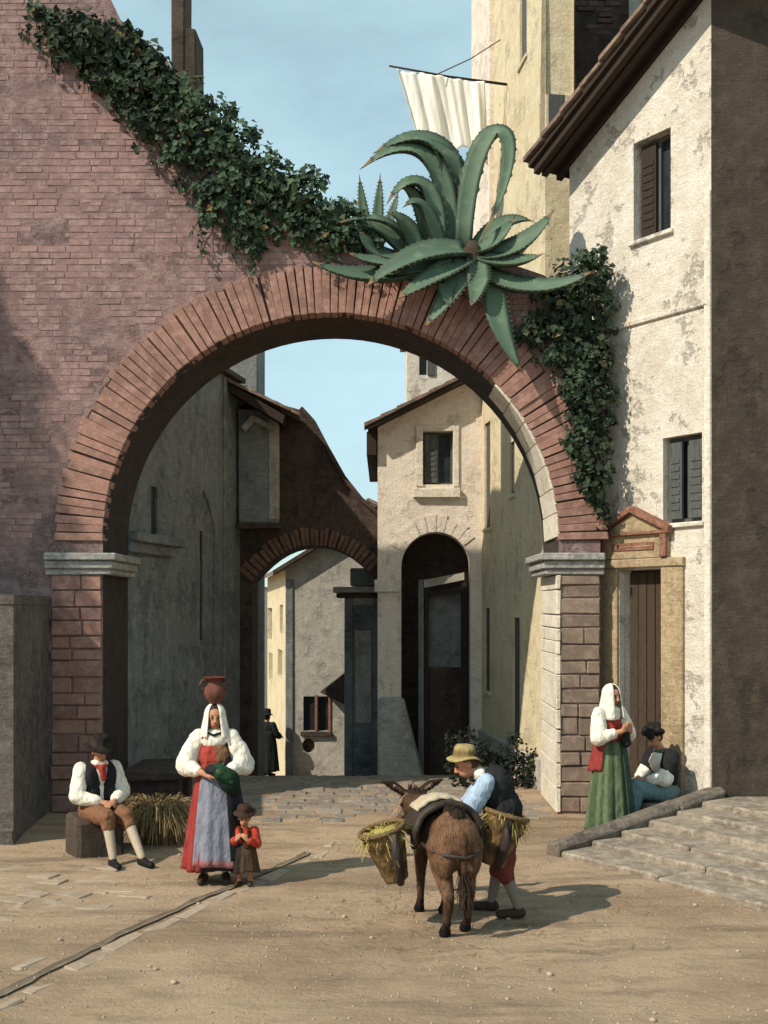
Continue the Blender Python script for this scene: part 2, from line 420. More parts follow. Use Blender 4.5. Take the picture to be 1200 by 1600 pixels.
body = obj('wall', slab(out, (), TH), [M_mortar, M_soffit], gate, frame((0, Y0, 0), (1, 0)))
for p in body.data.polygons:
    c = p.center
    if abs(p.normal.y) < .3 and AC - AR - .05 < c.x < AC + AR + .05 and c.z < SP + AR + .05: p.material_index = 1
# facing bricks: too small to pick apart singly, joined
def topz(x):
    px = x * S0 + 600
    for (a, b), (c, d) in zip(top, top[1:]):
        if a <= px <= c: return az(b + (d - b) * (px - a) / (c - a))
    return az(-240)
def face_bricks(name, x0, x1, z0, z1, inside, mat, parent, M, bw=.27, bh=.072, gap=.011, dep=.03, keep=.93, jit=.008):
    bm = bmesh.new(); tl = bm.faces.layers.float.new('tintf') if False else None
    vs = []; fs = []; tint = []
    z = z0; row = 0
    while z < z1:
        h = bh * random.uniform(.9, 1.1); x = x0 - (row % 2) * bw / 2
        while x < x1:
            L = bw * random.uniform(.75, 1.15)
            if random.random() < keep and inside(x, z) and inside(x + L, z) and inside(x, z + h) and inside(x + L, z + h):
                d = -random.uniform(.1, 1) ** 2 * dep - .002; a = x + gap / 2; b = x + L - gap / 2; lo = z + gap / 2; hi = z + h - gap / 2
                tz = random.uniform(-jit, jit) * .5
                n = len(vs); j = lambda: random.uniform(-jit, jit) * .4
                vs += [(a, .01, lo), (b, .01, lo + tz), (b, .01, hi + tz), (a, .01, hi), (a + .006 + j(), d + j(), lo + .005), (b - .006 + j(), d + j(), lo + .005 + tz), (b - .006 + j(), d + j(), hi - .005 + tz), (a + .006 + j(), d + j(), hi - .005)]
                fs += [(n + 4, n + 5, n + 6, n + 7), (n, n + 1, n + 5, n + 4), (n + 1, n + 2, n + 6, n + 5), (n + 2, n + 3, n + 7, n + 6), (n + 3, n, n + 4, n + 7)]
                tint += [random.random()] * 8
            x += L
        z += h; row += 1
    bm.free()
    me = bpy.data.meshes.new(name); me.from_pydata(vs, [], fs)
    at = me.attributes.new('tint', 'FLOAT', 'POINT'); at.data.foreach_set('value', tint)
    me.materials.append(mat)
    o = link(name, me, parent, M); tag(o, kind='stuff'); return o
RO = AR + .57
def in_wall(x, z):
    if x < -7.2 or x > XR - .02 or z < 3.3: return False
    if (x - AC) ** 2 + (z - SP) ** 2 < (RO + .02) ** 2: return False
    if z > topz(x) - .03: return False
    if vnoise(x, z, 1.9, 11) + .5 * vnoise(x, z, 5.1, 12) > .95: return False
    # worn plaster still covers some of it
    return vnoise(x, z, .8, 4) + .6 * vnoise(x, z, 2.3, 6) > -.9
face_bricks('facing_bricks', -7, XR, 3.3, 10.8, in_wall, M_pink, gate, frame((0, Y0, 0), (1, 0)), bw=.3, bh=.078, gap=.005, dep=.003, keep=.975)
# voussoirs, one by one
NV = 94
vmesh = []
for k in range(24):
    bm = bmesh.new(); da = math.pi / NV * random.uniform(.425, .475)
    r0, r1 = AR - .004 + random.uniform(-.005, .004), RO + random.uniform(-.05, .025)
    d = -.016 - .016 * random.random()
    vs = []
    for y in (d, .22):
        for r, a in ((r0, -da), (r0, da), (r1, da), (r1, -da)):
            vs.append(bm.verts.new((r * math.sin(a) + random.uniform(-.005, .005), y + random.uniform(-.004, .004), r * math.cos(a) + random.uniform(-.006, .006))))
    for f in ((0, 1, 2, 3), (7, 6, 5, 4), (0, 4, 5, 1), (1, 5, 6, 2), (2, 6, 7, 3), (3, 7, 4, 0)): bm.faces.new([vs[i] for i in f])
    bmesh.ops.recalc_face_normals(bm, faces=bm.faces[:])
    bmesh.ops.bevel(bm, geom=bm.edges[:], offset=.005, segments=1, affect='EDGES')
    vmesh.append(bm_mesh(bm, 'voussoir', M_vous))
for k in range(NV):
    a = -math.pi / 2 + math.pi * (k + .5) / NV
    link('voussoir', vmesh[random.randrange(24)], gate, Matrix.Translation((AC, Y0 - random.uniform(0, .008), SP)) @ Matrix.Rotation(a + random.uniform(-.003, .003), 4, 'Y'))
bm = bmesh.new()                                # dark bed joints behind the voussoirs
ring = []
for i in range(65):
    a = math.pi * i / 64
    ring.append((AC + (RO - .03) * math.cos(a), SP + (RO - .03) * math.sin(a)))
for i in range(65):
    a = math.pi - math.pi * i / 64; ring.append((AC + (AR + .01) * math.cos(a), SP + (AR + .01) * math.sin(a)))
obj('arch_bed', slab(ring, (), .05, -.008), M_joint, gate, frame((0, Y0, 0), (1, 0)))
# brick courses of the two piers, block by block
def pier_blocks(x0, x1, z0, z1, mat, n):
    z = z0; row = 0
    while z < z1 - .05:
        h = min(random.uniform(.13, .22), z1 - z)
        x = x0
        while x < x1 - .02:
            L = random.uniform(.22, .5)
            if x1 - (x + L) < .16: L = x1 - x
            boxo('block', x + .007, x + L - .007, Y0 - random.uniform(.014, .045), Y0 + .1, z + .009, z + h - .009, mat, gate, None, .006, .009)
            x += L
        z += h; row += 1
pier_blocks(AC + AR + .012, XR - .005, 0.0, 2.86, M_pier, 0)
pier_blocks(-4.0, AC - AR - .01, 0.0, 2.86, M_vous, 1)
z = SP
while z < 4.75:                                 # masonry beside the springing, right
    h = random.uniform(.12, .2)
    xi = AC + math.sqrt(max(RO ** 2 - (z - SP) ** 2, 0)) + .03
    if XR - xi > .12: boxo('block', xi, XR - .005, Y0 - .03, Y0 + .1, z + .008, z + h - .008, M_pier, gate, None, .006, .008)
    z += h
# imposts: two mouldings on each pier, carried round the reveal
for x0, x1, e in ((-4.06, AC - AR + .10, 1), (AC + AR - .16, XR + .04, 0)):
    for a, b, pr in ((2.86, 2.93, .05), (2.93, 3.03, .085), (3.03, 3.12, .13)):
        q = pr - .05
        X0 = x0 - (q if not e else 0); X1 = x1 + (q if e else .0)
        m_ = boxo('impost', X0, X1, Y0 - pr, Y0 + TH * .98, a, b - .003, M_impost, gate, None, .004, .012)
# pale stones of the right reveal; sunlight on the soffit foot put in as pale pieces
z = 0.0
while z < 2.84:
    h = min(random.choice((.16, .24, .3, .42)), 2.86 - z)
    boxo('quoin', AC + AR - .035, AC + AR + .02, Y0 - .03 - random.uniform(0, .02), Y0 + TH - .03, z + .006, z + h - .006, M_quoin, gate, None, .006, .008)
    z += h
na = 7
for k in range(na):
    a0 = R(1 + k * 6.1); a1 = R(1 + (k + 1) * 6.1) - .004
    pts = [(AC + r * math.cos(a), SP + r * math.sin(a)) for r, a in ((AR - .03, a0), (AR + .012, a0), (AR + .012, a1), (AR - .03, a1))]
    bm = slab(pts, (), TH - .3 - .05 * k, -.02); obj('lit_soffit_piece', bm, M_quoin, gate, frame((0, Y0, 0), (1, 0)))

# ------------------------------------------------------------------ low annex at the left edge
q0 = (-3.86, 12.0); q1 = (-4.03, 13.84)
ann = thing('low_annex', 'low mauve grey plaster annex at the left edge, against the gateway', 'building', (-5, 12.9, 0))
obj('wall', prism([(-8, 12.0), q0, q1, (-8, 13.84)], -.2, 2.5), M_annex, ann)
bm = prism([(-8.0, 11.99), (-3.85, 11.99), (-4.02, 13.83), (-8.0, 13.83)], 2.5, 2.6); obj('coping', bm, M_annex, ann)
boxo('plinth', -8, -3.845, 11.97, 12.05, -.1, .16, M_annex, ann, None, .01, .015)

# ------------------------------------------------------------------ white house, right
F0 = Vector((2.36, 14.66, 0)); FU = Vector((.5547, -.832, 0)); FN = Vector((.832, .5547, 0))
MF = frame(F0, FU)
def fs_(px, d=0.0):                              # facade position of a picture column
    k = (px - 600) / FOC; bx = F0.x + FN.x * d; by = F0.y + FN.y * d
    return (by * k - bx) / (FU.x - FU.y * k)
def fz_(px, py, d=0.0):
    s = fs_(px, d); Y = F0.y + FU.y * s + FN.y * d; return PZ(py, Y)
wh = thing('white_house', 'tall sunlit white plaster house with overhanging roof, right of the gateway', 'house', F0 + FU * 1.1)
def zr(s): return 8.16 + .54 * s                  # line of the roof
hA = rect(fs_(990), fs_(1048), fz_(1018, 368), fz_(1018, 212))
hB = rect(fs_(1036), fs_(1097), fz_(1066, 816), fz_(1066, 680))
hD = rect(fs_(968), fs_(1036), .02, fz_(1000, 890))
SW = 2.28
obj('wall', slab([(0, -.2), (SW, -.2), (SW, zr(SW)), (0, zr(0))], [hA, hB, hD], .32), M_white, wh, MF)
bmid = [F0 + FN * .33 + FU * .02, F0 + FN * .33 + FU * SW, F0 + FN * 3.5 + FU * SW, F0 + FN * 3.5 + FU * .02]
obj('rear_wall', prism([(p.x, p.y) for p in bmid], -.2, 0, [zr(0) - .02, zr(SW) - .02, zr(SW) - .02, zr(0) - .02]), M_brown, wh)
def window(parent, M, s0, s1, z0, z1, mat=M_shutter, dep=.16, bars=1, shutter=None, fw=.05, pane=M_glass):
    bm = bmesh.new(); f = fw
    for a in ((s0, s0 + f, z0, z1), (s1 - f, s1, z0, z1), (s0 + f, s1 - f, z0, z0 + f), (s0 + f, s1 - f, z1 - f, z1)):
        box(bm, a[0] + .001, a[1] - .001, dep, dep + .06, a[2] + .001, a[3] - .001)
    wdw = obj('window', bm, mat, parent, M)
    mid = (s0 + s1) / 2
    n = bars + 1
    for k in range(n):
        a = s0 + f + (s1 - s0 - 2 * f) * k / n; b = s0 + f + (s1 - s0 - 2 * f) * (k + 1) / n
        boxo('pane', a + .002, b - .002, dep + .04, dep + .055, z0 + f, z1 - f, pane, wdw, M)
        if k: boxo('mullion', a - .018, a + .018, dep - .005, dep + .05, z0 + f, z1 - f, mat, wdw, M)
    if shutter:
        for a, b, t in shutter:
            bm = bmesh.new(); box(bm, a, b, dep - .05, dep - .012, z0 + f, z1 - f)
            for q in range(int((z1 - z0 - .3) / .09)): box(bm, a + .03, b - .03, dep - .06, dep - .051, z0 + f + .1 + q * .09, z0 + f + .15 + q * .09)
            obj('shutter', bm, t, wdw, M)
    return wdw
def R4(h): return h[0][0], h[1][0], h[0][1], h[2][1]
a = R4(hA); window(wh, MF, *a, shutter=[(a[0] + .04, a[0] + .27, M_woodd)], dep=.14)
b_ = R4(hB); window(wh, MF, *b_, shutter=[(b_[0] + .03, b_[0] + .22, M_shutter), (b_[1] - .25, b_[1] - .04, M_shutter)], dep=.12)
boxo('sill', a[0] - .05, a[1] + .05, -.05, .1, a[2] - .06, a[2] - .004, M_white, wh, MF, .004, .01)
boxo('sill', b_[0] - .04, b_[1] + .04, -.045, .1, b_[2] - .06, b_[2] - .004, M_white, wh, MF, .004, .01)
boxo('string_course', fs_(950), SW - .02, -.035, .02, 5.82, 5.89, M_white, wh, MF, .004, .012)
boxo('corner_strip', fs_(1101), SW + .004, -.03, .05, 0.0, 7.1, M_quoin, wh, MF, .004, .012)
# door
d_ = R4(hD); dz = d_[3]
door = boxo('door', d_[0], d_[1], .2, .26, .04, dz, M_wood, wh, MF)
npl = 5
for k in range(npl):
    w_ = (d_[1] - d_[0]) / npl
    boxo('plank', d_[0] + k * w_ + .006, d_[0] + (k + 1) * w_ - .006, .17, .199, .06, dz - .03, M_wood, door, MF, .003, .004)
bm = bmesh.new(); box(bm, d_[1] - .16, d_[1] - .12, .13, .17, 1.15, 1.22); box(bm, d_[1] - .15, d_[1] - .13, .10, .14, 1.16, 1.21)
obj('handle', bm, M_glass, door, MF)
boxo('door_jamb', fs_(940), d_[0] - .002, -.05, .1, 0.0, dz + .02, M_ochreframe, wh, MF, .004, .012)
boxo('door_jamb', d_[1] + .002, fs_(1070), -.05, .1, 0.0, dz + .02, M_ochreframe, wh, MF, .004, .012)
boxo('door_lintel', fs_(938), fs_(1072), -.065, .1, dz + .024, dz + .13, M_ochreframe, wh, MF, .004, .012)
c0, c1 = fs_(943), fs_(1048); zb = dz + .135; zt = fz_(1000, 835)
ped = obj('pediment', slab([(c0, zb), (c1, zb), (c1, zt), ((c0 + c1) / 2, fz_(1000, 803)), (c0, zt)], (), .12, -.06), M_ochreframe, wh, MF)
boxo('panel', c0 + .2, c1 - .2, -.075, -.055, zb + .09, zt - .1, M_redframe, ped, MF, .003, .006)
boxo('panel', c0 + .25, c1 - .25, -.082, -.07, zb + .13, zt - .14, M_ochreframe, ped, MF, .003, .004)
for s in (c0, c1 - .09): boxo('pediment_pilaster', s, s + .09, -.10, -.05, zb + .003, zt - .01, M_redframe, ped, MF, .003, .008)
for (s0_, z0_), (s1_, z1_) in ((((c0 - .06), zt), ((c0 + c1) / 2, fz_(1000, 800))), (((c0 + c1) / 2, fz_(1000, 800)), (c1 + .06, zt))):
    obj('pediment_moulding', slab([(s0_, z0_), (s1_, z1_), (s1_, z1_ + .07), (s0_, z0_ + .07)], (), .17, -.12), M_redframe, ped, MF)
boxo('pediment_moulding', c0 - .05, c1 + .05, -.115, .0, zt - .012, zt + .03, M_redframe, ped, MF, .003, .006)
# roof: boarded underside, rafters and verge tiles
OV = .48
sA, sB = -.24, 2.95
roof = obj('roof', slab([(sA, zr(sA) + .01), (sB, zr(sB) + .01), (sB, zr(sB) + .08), (sA, zr(sA) + .08)], (), 4.0, -OV), M_woodd, wh, MF)
for d in (-OV + .05, -.3, -.05):
    obj('rafter', slab([(sA + .05, zr(sA) - .075), (sB, zr(sB) - .1 + .012), (sB, zr(sB) + .006), (sA + .05, zr(sA) + .028)], (), .09, d), M_woodd, roof, MF)
tl = .36
for k in range(10):
    s = sA - .05 + k * .34
    if s > sB: break
    for d in (-OV - .05, -OV + .16):
        pts = [(s, zr(s) + .085 + .03), (s + tl, zr(s + tl) + .085), (s + tl, zr(s + tl) + .135), (s, zr(s) + .135 + .035)]
        obj('tile', slab(pts, (), .2, d + random.uniform(-.015, .015)), M_tile, roof, MF)

# ------------------------------------------------------------------ dark wall at the right edge
dw = thing('dark_brown_house', 'dark brown shaded house wall at the right edge behind the steps', 'house', (4.5, 12.77, 0))
ang = Vector((1, -.02, 0))
MD = frame((F0 + FU * SW).to_tuple()[:2] + (0,), ang)
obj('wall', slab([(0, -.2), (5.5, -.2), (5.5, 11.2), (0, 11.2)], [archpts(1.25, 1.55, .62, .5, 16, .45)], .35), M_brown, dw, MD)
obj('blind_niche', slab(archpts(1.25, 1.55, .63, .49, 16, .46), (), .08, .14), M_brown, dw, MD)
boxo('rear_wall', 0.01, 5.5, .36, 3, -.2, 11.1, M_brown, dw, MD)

# ------------------------------------------------------------------ stone steps with kerb
A0 = Vector((1.72, 11.36, 0))
st = thing('stone_steps', 'broad worn grey stone steps rising to the dark wall, right foreground', 'steps', A0 + FU * 2)
MS = frame(A0, FU)
NS = 6; TR = .40; RI = .062
for i in range(NS):
    s = .02
    while s < 6.0:
        L = random.uniform(.9, 1.7)
        z1 = (i + 1) * RI
        depth = TR + .12 if i < NS - 1 else 2.4
        boxo('step_stone', s + .006, s + L - .006, i * TR + .02, i * TR + depth, -.2 if i == 0 else z1 - RI - .05, z1 + random.uniform(-.008, .008), M_step, st, MS, .012, .02)
        s += L
d = 0.0
for L in (.95, .8, .72):
    bm = bmesh.new()
    vs = []
    for (dd, e) in ((d, 0), (d + L - .012, 1)):
        zt = .125 + dd * .145
        ring = [(-.19, -.15), (.0, -.15), (.012, zt - .05), (-.03, zt), (-.145, zt + .006), (-.195, zt - .05)]
        vs.append([bm.verts.new((x + random.uniform(-.012, .012), dd, z + random.uniform(-.01, .01))) for x, z in ring])
    for k in range(6): bm.faces.new((vs[0][k], vs[0][(k + 1) % 6], vs[1][(k + 1) % 6], vs[1][k]))
    bm.faces.new(vs[0][::-1]); bm.faces.new(vs[1]); bmesh.ops.recalc_face_normals(bm, faces=bm.faces[:])
    bmesh.ops.bevel(bm, geom=bm.edges[:], offset=.012, segments=1, affect='EDGES')
    obj('kerb_stone', bm, M_kerb, st, MS); d += L
ds = thing('doorstep', 'low stone doorstep slab in front of the white house door', 'doorstep', F0 + FU * 1.5 - FN * .25)
boxo('slab', fs_(1000, -.2), SW + .02, -.58, -.07, -.1, .3, M_step, ds, MF, .01, .02)
boxo('lower_slab', fs_(955, -.2), fs_(1000, -.2) - .01, -.5, -.07, -.1, .12, M_step, ds, MF, .01, .02)

# ------------------------------------------------------------------ ochre tower house behind the gateway
TB = Vector((1.60, 19.9, 0)); TA = Vector((2.16, 15.45, 0)); TU = (TA - TB).normalized(); TL = (TA - TB).length
MT = frame(TB, TU)
tw = thing('ochre_tower_house', 'tall ochre plaster tower house with narrow slit windows behind the gateway', 'tower', (2.3, 17.5, 0))
TN = Vector((-TU.y, TU.x, 0))
def ts_(px):
    k = (px - 600) / FOC; return (TB.y * k - TB.x) / (TU.x - TU.y * k)
def tz_(px, py): return PZ(py, TB.y + TU.y * ts_(px))
slits = [(812, 823, -60, 95), (843, 853, 155, 222), (757, 766, 660, 825), (797, 804, 690, 772), (757, 765, 950, 1080), (801, 812, 965, 1150)]
hs = [rect(ts_(x0), ts_(x1), tz_((x0 + x1) / 2, y1), tz_((x0 + x1) / 2, y0)) for x0, x1, y0, y1 in slits]
obj('wall', slab(rect(0, TL, -1.5, 13.5), hs, .4), M_yellow, tw, MT)
obj('rear_wall', prism([tuple((TB + TN * .41)[:2]), tuple((TA + TN * .41)[:2]), (2.545, 15.45), (3.2, 20)], -1.5, 13.45), M_yellow, tw)
for h in hs:
    s0, s1, z0, z1 = R4(h)
    wdw = boxo('window', s0 - .003, s1 + .003, .035, .26, z0, z1, M_shutter, tw, MT)
    boxo('sill', s0 - .05, s1 + .05, -.03, .05, z0 - .06, z0 - .003, M_yellow, wdw, MT, .002, .008)
boxo('pilaster', 0.0, ts_(772), -.09, .02, tz_(760, 560), 13.45, M_cream, tw, MT, .004, .012)
boxo('string_course', -.03, TL + .02, -.05, .03, 7.62, 7.72, M_yellow, tw, MT, .004, .012)
boxo('plinth', .0, TL - .05, -.06, .03, -1.2, .42, M_greylit, tw, MT, .006, .015)

# ------------------------------------------------------------------ dark brick house, top right
db = thing('dark_brick_house', 'dark red brick house rising behind the white house roof', 'house', (4.5, 17, 0))
MB_ = frame((2.72, 16.6, 0), (1, 0))
bh_ = [rect(.98, 1.12, 8.9, 12.0)]
obj('wall', slab(rect(0, 6, -1, 14), bh_, .3), M_umber, db, MB_)
boxo('rear_wall', .01, 6, .31, 3, -1, 13.9, M_umber, db, MB_)
obj('pilaster', slab(rect(.80, .97, 9.6, 13.9), (), .06, -.07), M_greylit, db, MB_)
boxo('window', .981, 1.119, .18, .22, 8.9, 12, M_glass, db, MB_)
face_bricks('facing_bricks', .05, 4, 7.5, 12.5, lambda x, z: vnoise(x, z, 1.6, 8) > -.5 and not (.75 < x < 1.16 and z > 8.8), M_darkbrick, db, MB_, .27, .085, .014, .03, .85)

# ------------------------------------------------------------------ grey wall house inside the arch, left
L0 = Vector((AC - AR - .04, Y0 + TH + .01, 0)); L1 = Vector((-2.53, 20.0, 0)); LU = (L1 - L0).normalized(); LL = (L1 - L0).length
ML = frame(L0, LU)
gw = thing('grey_green_house', 'shaded grey green plaster house along the left side inside the arch', 'house', (-3.2, 17.5, gz(17)))
def ls_(px):
    k = (px - 600) / FOC; return (L0.y * k - L0.x) / (LU.x - LU.y * k)
def lz_(px, py): return PZ(py, L0.y + LU.y * ls_(px))
def gothic(c, w_, z0, zs, zt, n=8):
    pts = [(c - w_, z0), (c + w_, z0)]
    for i in range(n + 1): t = i / n; pts.append((c + w_ * (1 - t ** 1.8), zs + (zt - zs) * t))
    for i in range(1, n + 1): t = 1 - i / n; pts.append((c - w_ * (1 - t ** 1.8), zs + (zt - zs) * t))
    return pts
gc = ls_(318); gwid = (ls_(336) - ls_(300)) / 2
niche = gothic(gc, gwid, lz_(318, 1010), lz_(318, 830), lz_(318, 765))
slot = rect(ls_(236), ls_(246), lz_(240, 860), lz_(240, 760))
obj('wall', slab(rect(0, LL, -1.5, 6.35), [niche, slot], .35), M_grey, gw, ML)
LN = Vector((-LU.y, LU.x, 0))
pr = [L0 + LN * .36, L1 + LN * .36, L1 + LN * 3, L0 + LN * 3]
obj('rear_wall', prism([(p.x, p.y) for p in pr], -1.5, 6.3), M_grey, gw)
nb = obj('blind_niche', slab(gothic(gc, gwid + .01, lz_(318, 1012), lz_(318, 830), lz_(318, 763)), [rect(gc - .08, gc + .06, lz_(318, 1000), lz_(318, 830))], .05, .035), M_grey, gw, ML)
boxo('window', gc - .085, gc + .065, .05, .08, lz_(318, 1000), lz_(318, 830), M_glass, nb, ML)
boxo('window', ls_(236) - .004, ls_(246) + .004, .04, .1, lz_(240, 860), lz_(240, 760), M_glass, gw, ML)
for a, b, p_ in ((868, 852, .08), (852, 838, .17)): boxo('cornice', .02, ls_(268 if p_ < .1 else 276), -p_, .0, lz_(245, a), lz_(245, b) - .004, M_grey, gw, ML, .004, .012)
boxo('pilaster', .03, ls_(250), -.03, .02, -.5, lz_(245, 872), M_grey, gw, ML, .004, .012)
boxo('pilaster', ls_(348), LL - .005, -.035, .02, -1.2, 6.3, M_grey, gw, ML, .004, .012)
obj('roof', slab([(-.1, 6.36), (LL + .05, 6.36), (LL + .05, 6.44), (-.1, 6.44)], (), 3.2, -.12), M_umber, gw, ML)

# dark turret behind it (upper left inside the arch)
tr = thing('dark_turret', 'dark grey turret rising above the small tiled roof inside the arch', 'turret', (-2.7, 21.9, gz(21)))
boxo('wall', PX(340, 21.6), PX(402, 21.6), 21.6, 23, -1.8, 9.3, M_grey, tr, None, .01, .02)
boxo('cap', PX(340, 21.6) - .06, PX(402, 21.6) + .06, 21.54, 23.06, 9.3, 9.42, M_umber, tr, None, .01, .02)
# ------------------------------------------------------------------ second, inner archway
Y2 = 20.05; S2 = FOC / Y2
def x2(px): return PX(px, Y2)
def z2(py): return PZ(py, Y2)
ia = thing('inner_archway', 'small dark umber brick archway with sloping top across the lane', 'archway', (x2(490), Y2, gz(Y2)))
hole = [(x2(394), -1.5), (x2(588), -1.5), (x2(592), z2(912))]
for i in range(1, 16):
    t = i / 15; px = 590 + (394 - 590) * t
    hole.append((x2(px), z2(910 - 57 * (1 - abs(2 * t - 1) ** 2.2))))
outl = [(x2(366), -1.5)] + hole[:1] + hole[:2:-1][0:0] 
pts = [(x2(366), -1.5), (x2(394), -1.5)] + list(reversed(hole[3:])) + [(x2(592), z2(912)), (x2(590), -1.5), (x2(604), -1.5), (x2(604), z2(815)), (x2(590), z2(806)), (x2(562), z2(782)), (x2(535), z2(748)), (x2(508), z2(700)), (x2(488), z2(662)), (x2(468), z2(640)), (x2(440), z2(632)), (x2(366), z2(632))]
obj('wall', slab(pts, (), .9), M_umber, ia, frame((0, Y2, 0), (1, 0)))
crown = list(reversed(hole[3:]))
for i in range(len(crown) - 1):
    for q in range(2):
        t0 = q / 2; t1 = (q + 1) / 2
        a = Vector(crown[i]).lerp(Vector(crown[i + 1]), t0 + .06); b = Vector(crown[i]).lerp(Vector(crown[i + 1]), t1 - .06)
        tn = (b - a).normalized(); nn = Vector((-tn.y, tn.x)); h = .30 + random.uniform(-.03, .03)
        ps = [tuple(a + nn * .01), tuple(b + nn * .01), tuple(b + nn * h + tn * .006), tuple(a + nn * h - tn * .006)]
        obj('voussoir', slab(ps, (), .09, -.05 - random.uniform(0, .03)), M_inner, ia, frame((0, Y2, 0), (1, 0)))
# tiled coping down the slope
cop = [(604, 815), (590, 806), (562, 782), (535, 748), (508, 700), (488, 662), (468, 640)]
for (a, b), (c, d) in zip(cop, cop[1:]):
    p0 = Vector((x2(a), z2(b))); p1 = Vector((x2(c), z2(d))); tn = (p1 - p0).normalized(); nn = Vector((tn.y, -tn.x))
    obj('coping_stone', slab([tuple(p0 + nn * .003 + tn * .006), tuple(p1 + nn * .003), tuple(p1 + nn * .07), tuple(p0 + nn * .07 + tn * .006)], (), 1.05, -.07), M_umber, ia, frame((0, Y2, 0), (1, 0)))

# ------------------------------------------------------------------ small jettied house with tiled roof above the inner archway
Yj = 19.72; xj = lambda p: PX(p, Yj); zj = lambda p: PZ(p, Yj)
jh = thing('jettied_house', 'narrow dark house with small sagging tiled roof over the inner archway', 'house', (xj(405), Yj, zj(815)))
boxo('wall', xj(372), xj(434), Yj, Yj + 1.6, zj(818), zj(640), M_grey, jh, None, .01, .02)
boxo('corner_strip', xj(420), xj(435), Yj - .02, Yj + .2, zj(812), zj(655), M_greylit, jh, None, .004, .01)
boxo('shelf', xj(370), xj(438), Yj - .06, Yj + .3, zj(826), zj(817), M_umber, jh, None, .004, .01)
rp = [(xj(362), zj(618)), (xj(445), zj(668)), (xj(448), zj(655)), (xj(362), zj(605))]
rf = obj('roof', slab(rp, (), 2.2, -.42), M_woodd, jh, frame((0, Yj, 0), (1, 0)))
for k in range(6):
    t0 = k / 6; t1 = t0 + .2
    a = Vector(rp[3]).lerp(Vector((xj(470), zj(656))), t0); b = Vector(rp[3]).lerp(Vector((xj(470), zj(656))), min(t1, 1))
    for d in (-.46, -.2, .08):
        obj('tile', slab([(a.x, a.y + .005), (b.x, b.y + .005), (b.x, b.y + .05), (a.x, a.y + .065)], (), .25, d + random.uniform(-.02, .02)), M_tile, rf, frame((0, Yj, 0), (1, 0)))
obj('brace', slab([(xj(378), zj(668)), (xj(395), zj(650)), (xj(432), zj(668)), (xj(428), zj(676)), (xj(398), zj(660)), (xj(384), zj(676))], (), .08, -.12), M_greylit, jh, frame((0, Yj, 0), (1, 0)))

# ------------------------------------------------------------------ gable house with window and round doorway
Yg = 19.5; Sg = FOC / Yg; xg = lambda p: PX(p, Yg); zg = lambda p: PZ(p, Yg)
gh = thing('gable_house', 'cream gable house with framed upper window and dark round doorway', 'house', (xg(660), Yg, gz(Yg)))
MG = frame((0, Yg, 0), (1, 0))
gx0, gx1 = xg(590), 2.6
def gr(x): return zg(668) + (x - gx0) * (zg(592) - zg(668)) / (xg(742) - gx0)
wn = rect(xg(661), xg(708), zg(757), zg(674))
dr = archpts(xg(681), zg(886), xg(735) - xg(681), -1.0, 20)
obj('wall', slab([(gx0, -1.5), (gx1, -1.5), (gx1, gr(gx1)), (gx0, gr(gx0))], [wn, dr], .34), M_cream, gh, MG)
boxo('side_wall', gx0, gx0 + .3, Yg + .345, Yg + 4, -1.5, gr(gx0), M_cream, gh)
boxo('rear_wall', gx0 + .05, gx1, Yg + 1.5, Yg + 4, -1.5, gr(gx0) + .2, M_umber, gh)
w4 = R4(wn); wi = window(gh, MG, *w4, bars=1, dep=.12, fw=.04, shutter=[(w4[0] + .03, w4[0] + .24, M_shutter)])
for nm, a in (('window_surround', (xg(650), w4[0] - .001, zg(760), zg(664))), ('window_surround', (w4[1] + .001, xg(717), zg(760), zg(664))), ('window_surround', (w4[0], w4[1], w4[3] + .001, zg(664)))):
    boxo(nm, a[0], a[1], -.035, .03, a[2], a[3], M_quoin, wi, MG, .003, .008)
boxo('sill', xg(645), xg(719), -.09, .05, zg(778), zg(763), M_quoin, wi, MG, .004, .01)
boxo('impost', xg(585), xg(627), -.07, .3, zg(925), zg(906), M_quoin, gh, MG, .004, .012)
for k in range(9):                                 # flat voussoirs over the doorway
    a0 = R(38 + k * 13); a1 = a0 + R(12); r0 = xg(735) - xg(681) + .012; r1 = r0 + random.uniform(.18, .3)
    c = (xg(681), zg(886))
    obj('voussoir', slab([(c[0] + r * math.cos(a), c[1] + r * math.sin(a)) for r, a in ((r0, a0), (r1, a0), (r1, a1), (r0, a1))], (), .05, -.018), M_cream, gh, MG)
# buttress with battered face
def bz(py, Y): return PZ(py, Y)
bm = bmesh.new()
B = [(xg(591), Yg - .012, gz(Yg) - .4), (xg(672), Yg - .012, gz(Yg) - .4), (xg(632), Yg - .012, zg(1088)), (xg(591), Yg - .012, zg(1088)), (xg(591), Yg - .75, gz(Yg) - .4), (xg(668), Yg - .65, gz(Yg) - .4), (xg(628), Yg - .12, zg(1092)), (xg(591), Yg - .14, zg(1092))]
v = [bm.verts.new(p) for p in B]
for f in ((0, 1, 2, 3), (7, 6, 5, 4), (0, 4, 5, 1), (1, 5, 6, 2), (2, 6, 7, 3), (3, 7, 4, 0)): bm.faces.new([v[i] for i in f])
bmesh.ops.recalc_face_normals(bm, faces=bm.faces[:]); bmesh.ops.bevel(bm, geom=bm.edges[:], offset=.03, segments=2, affect='EDGES')
obj('buttress', bm, M_greylit, gh)
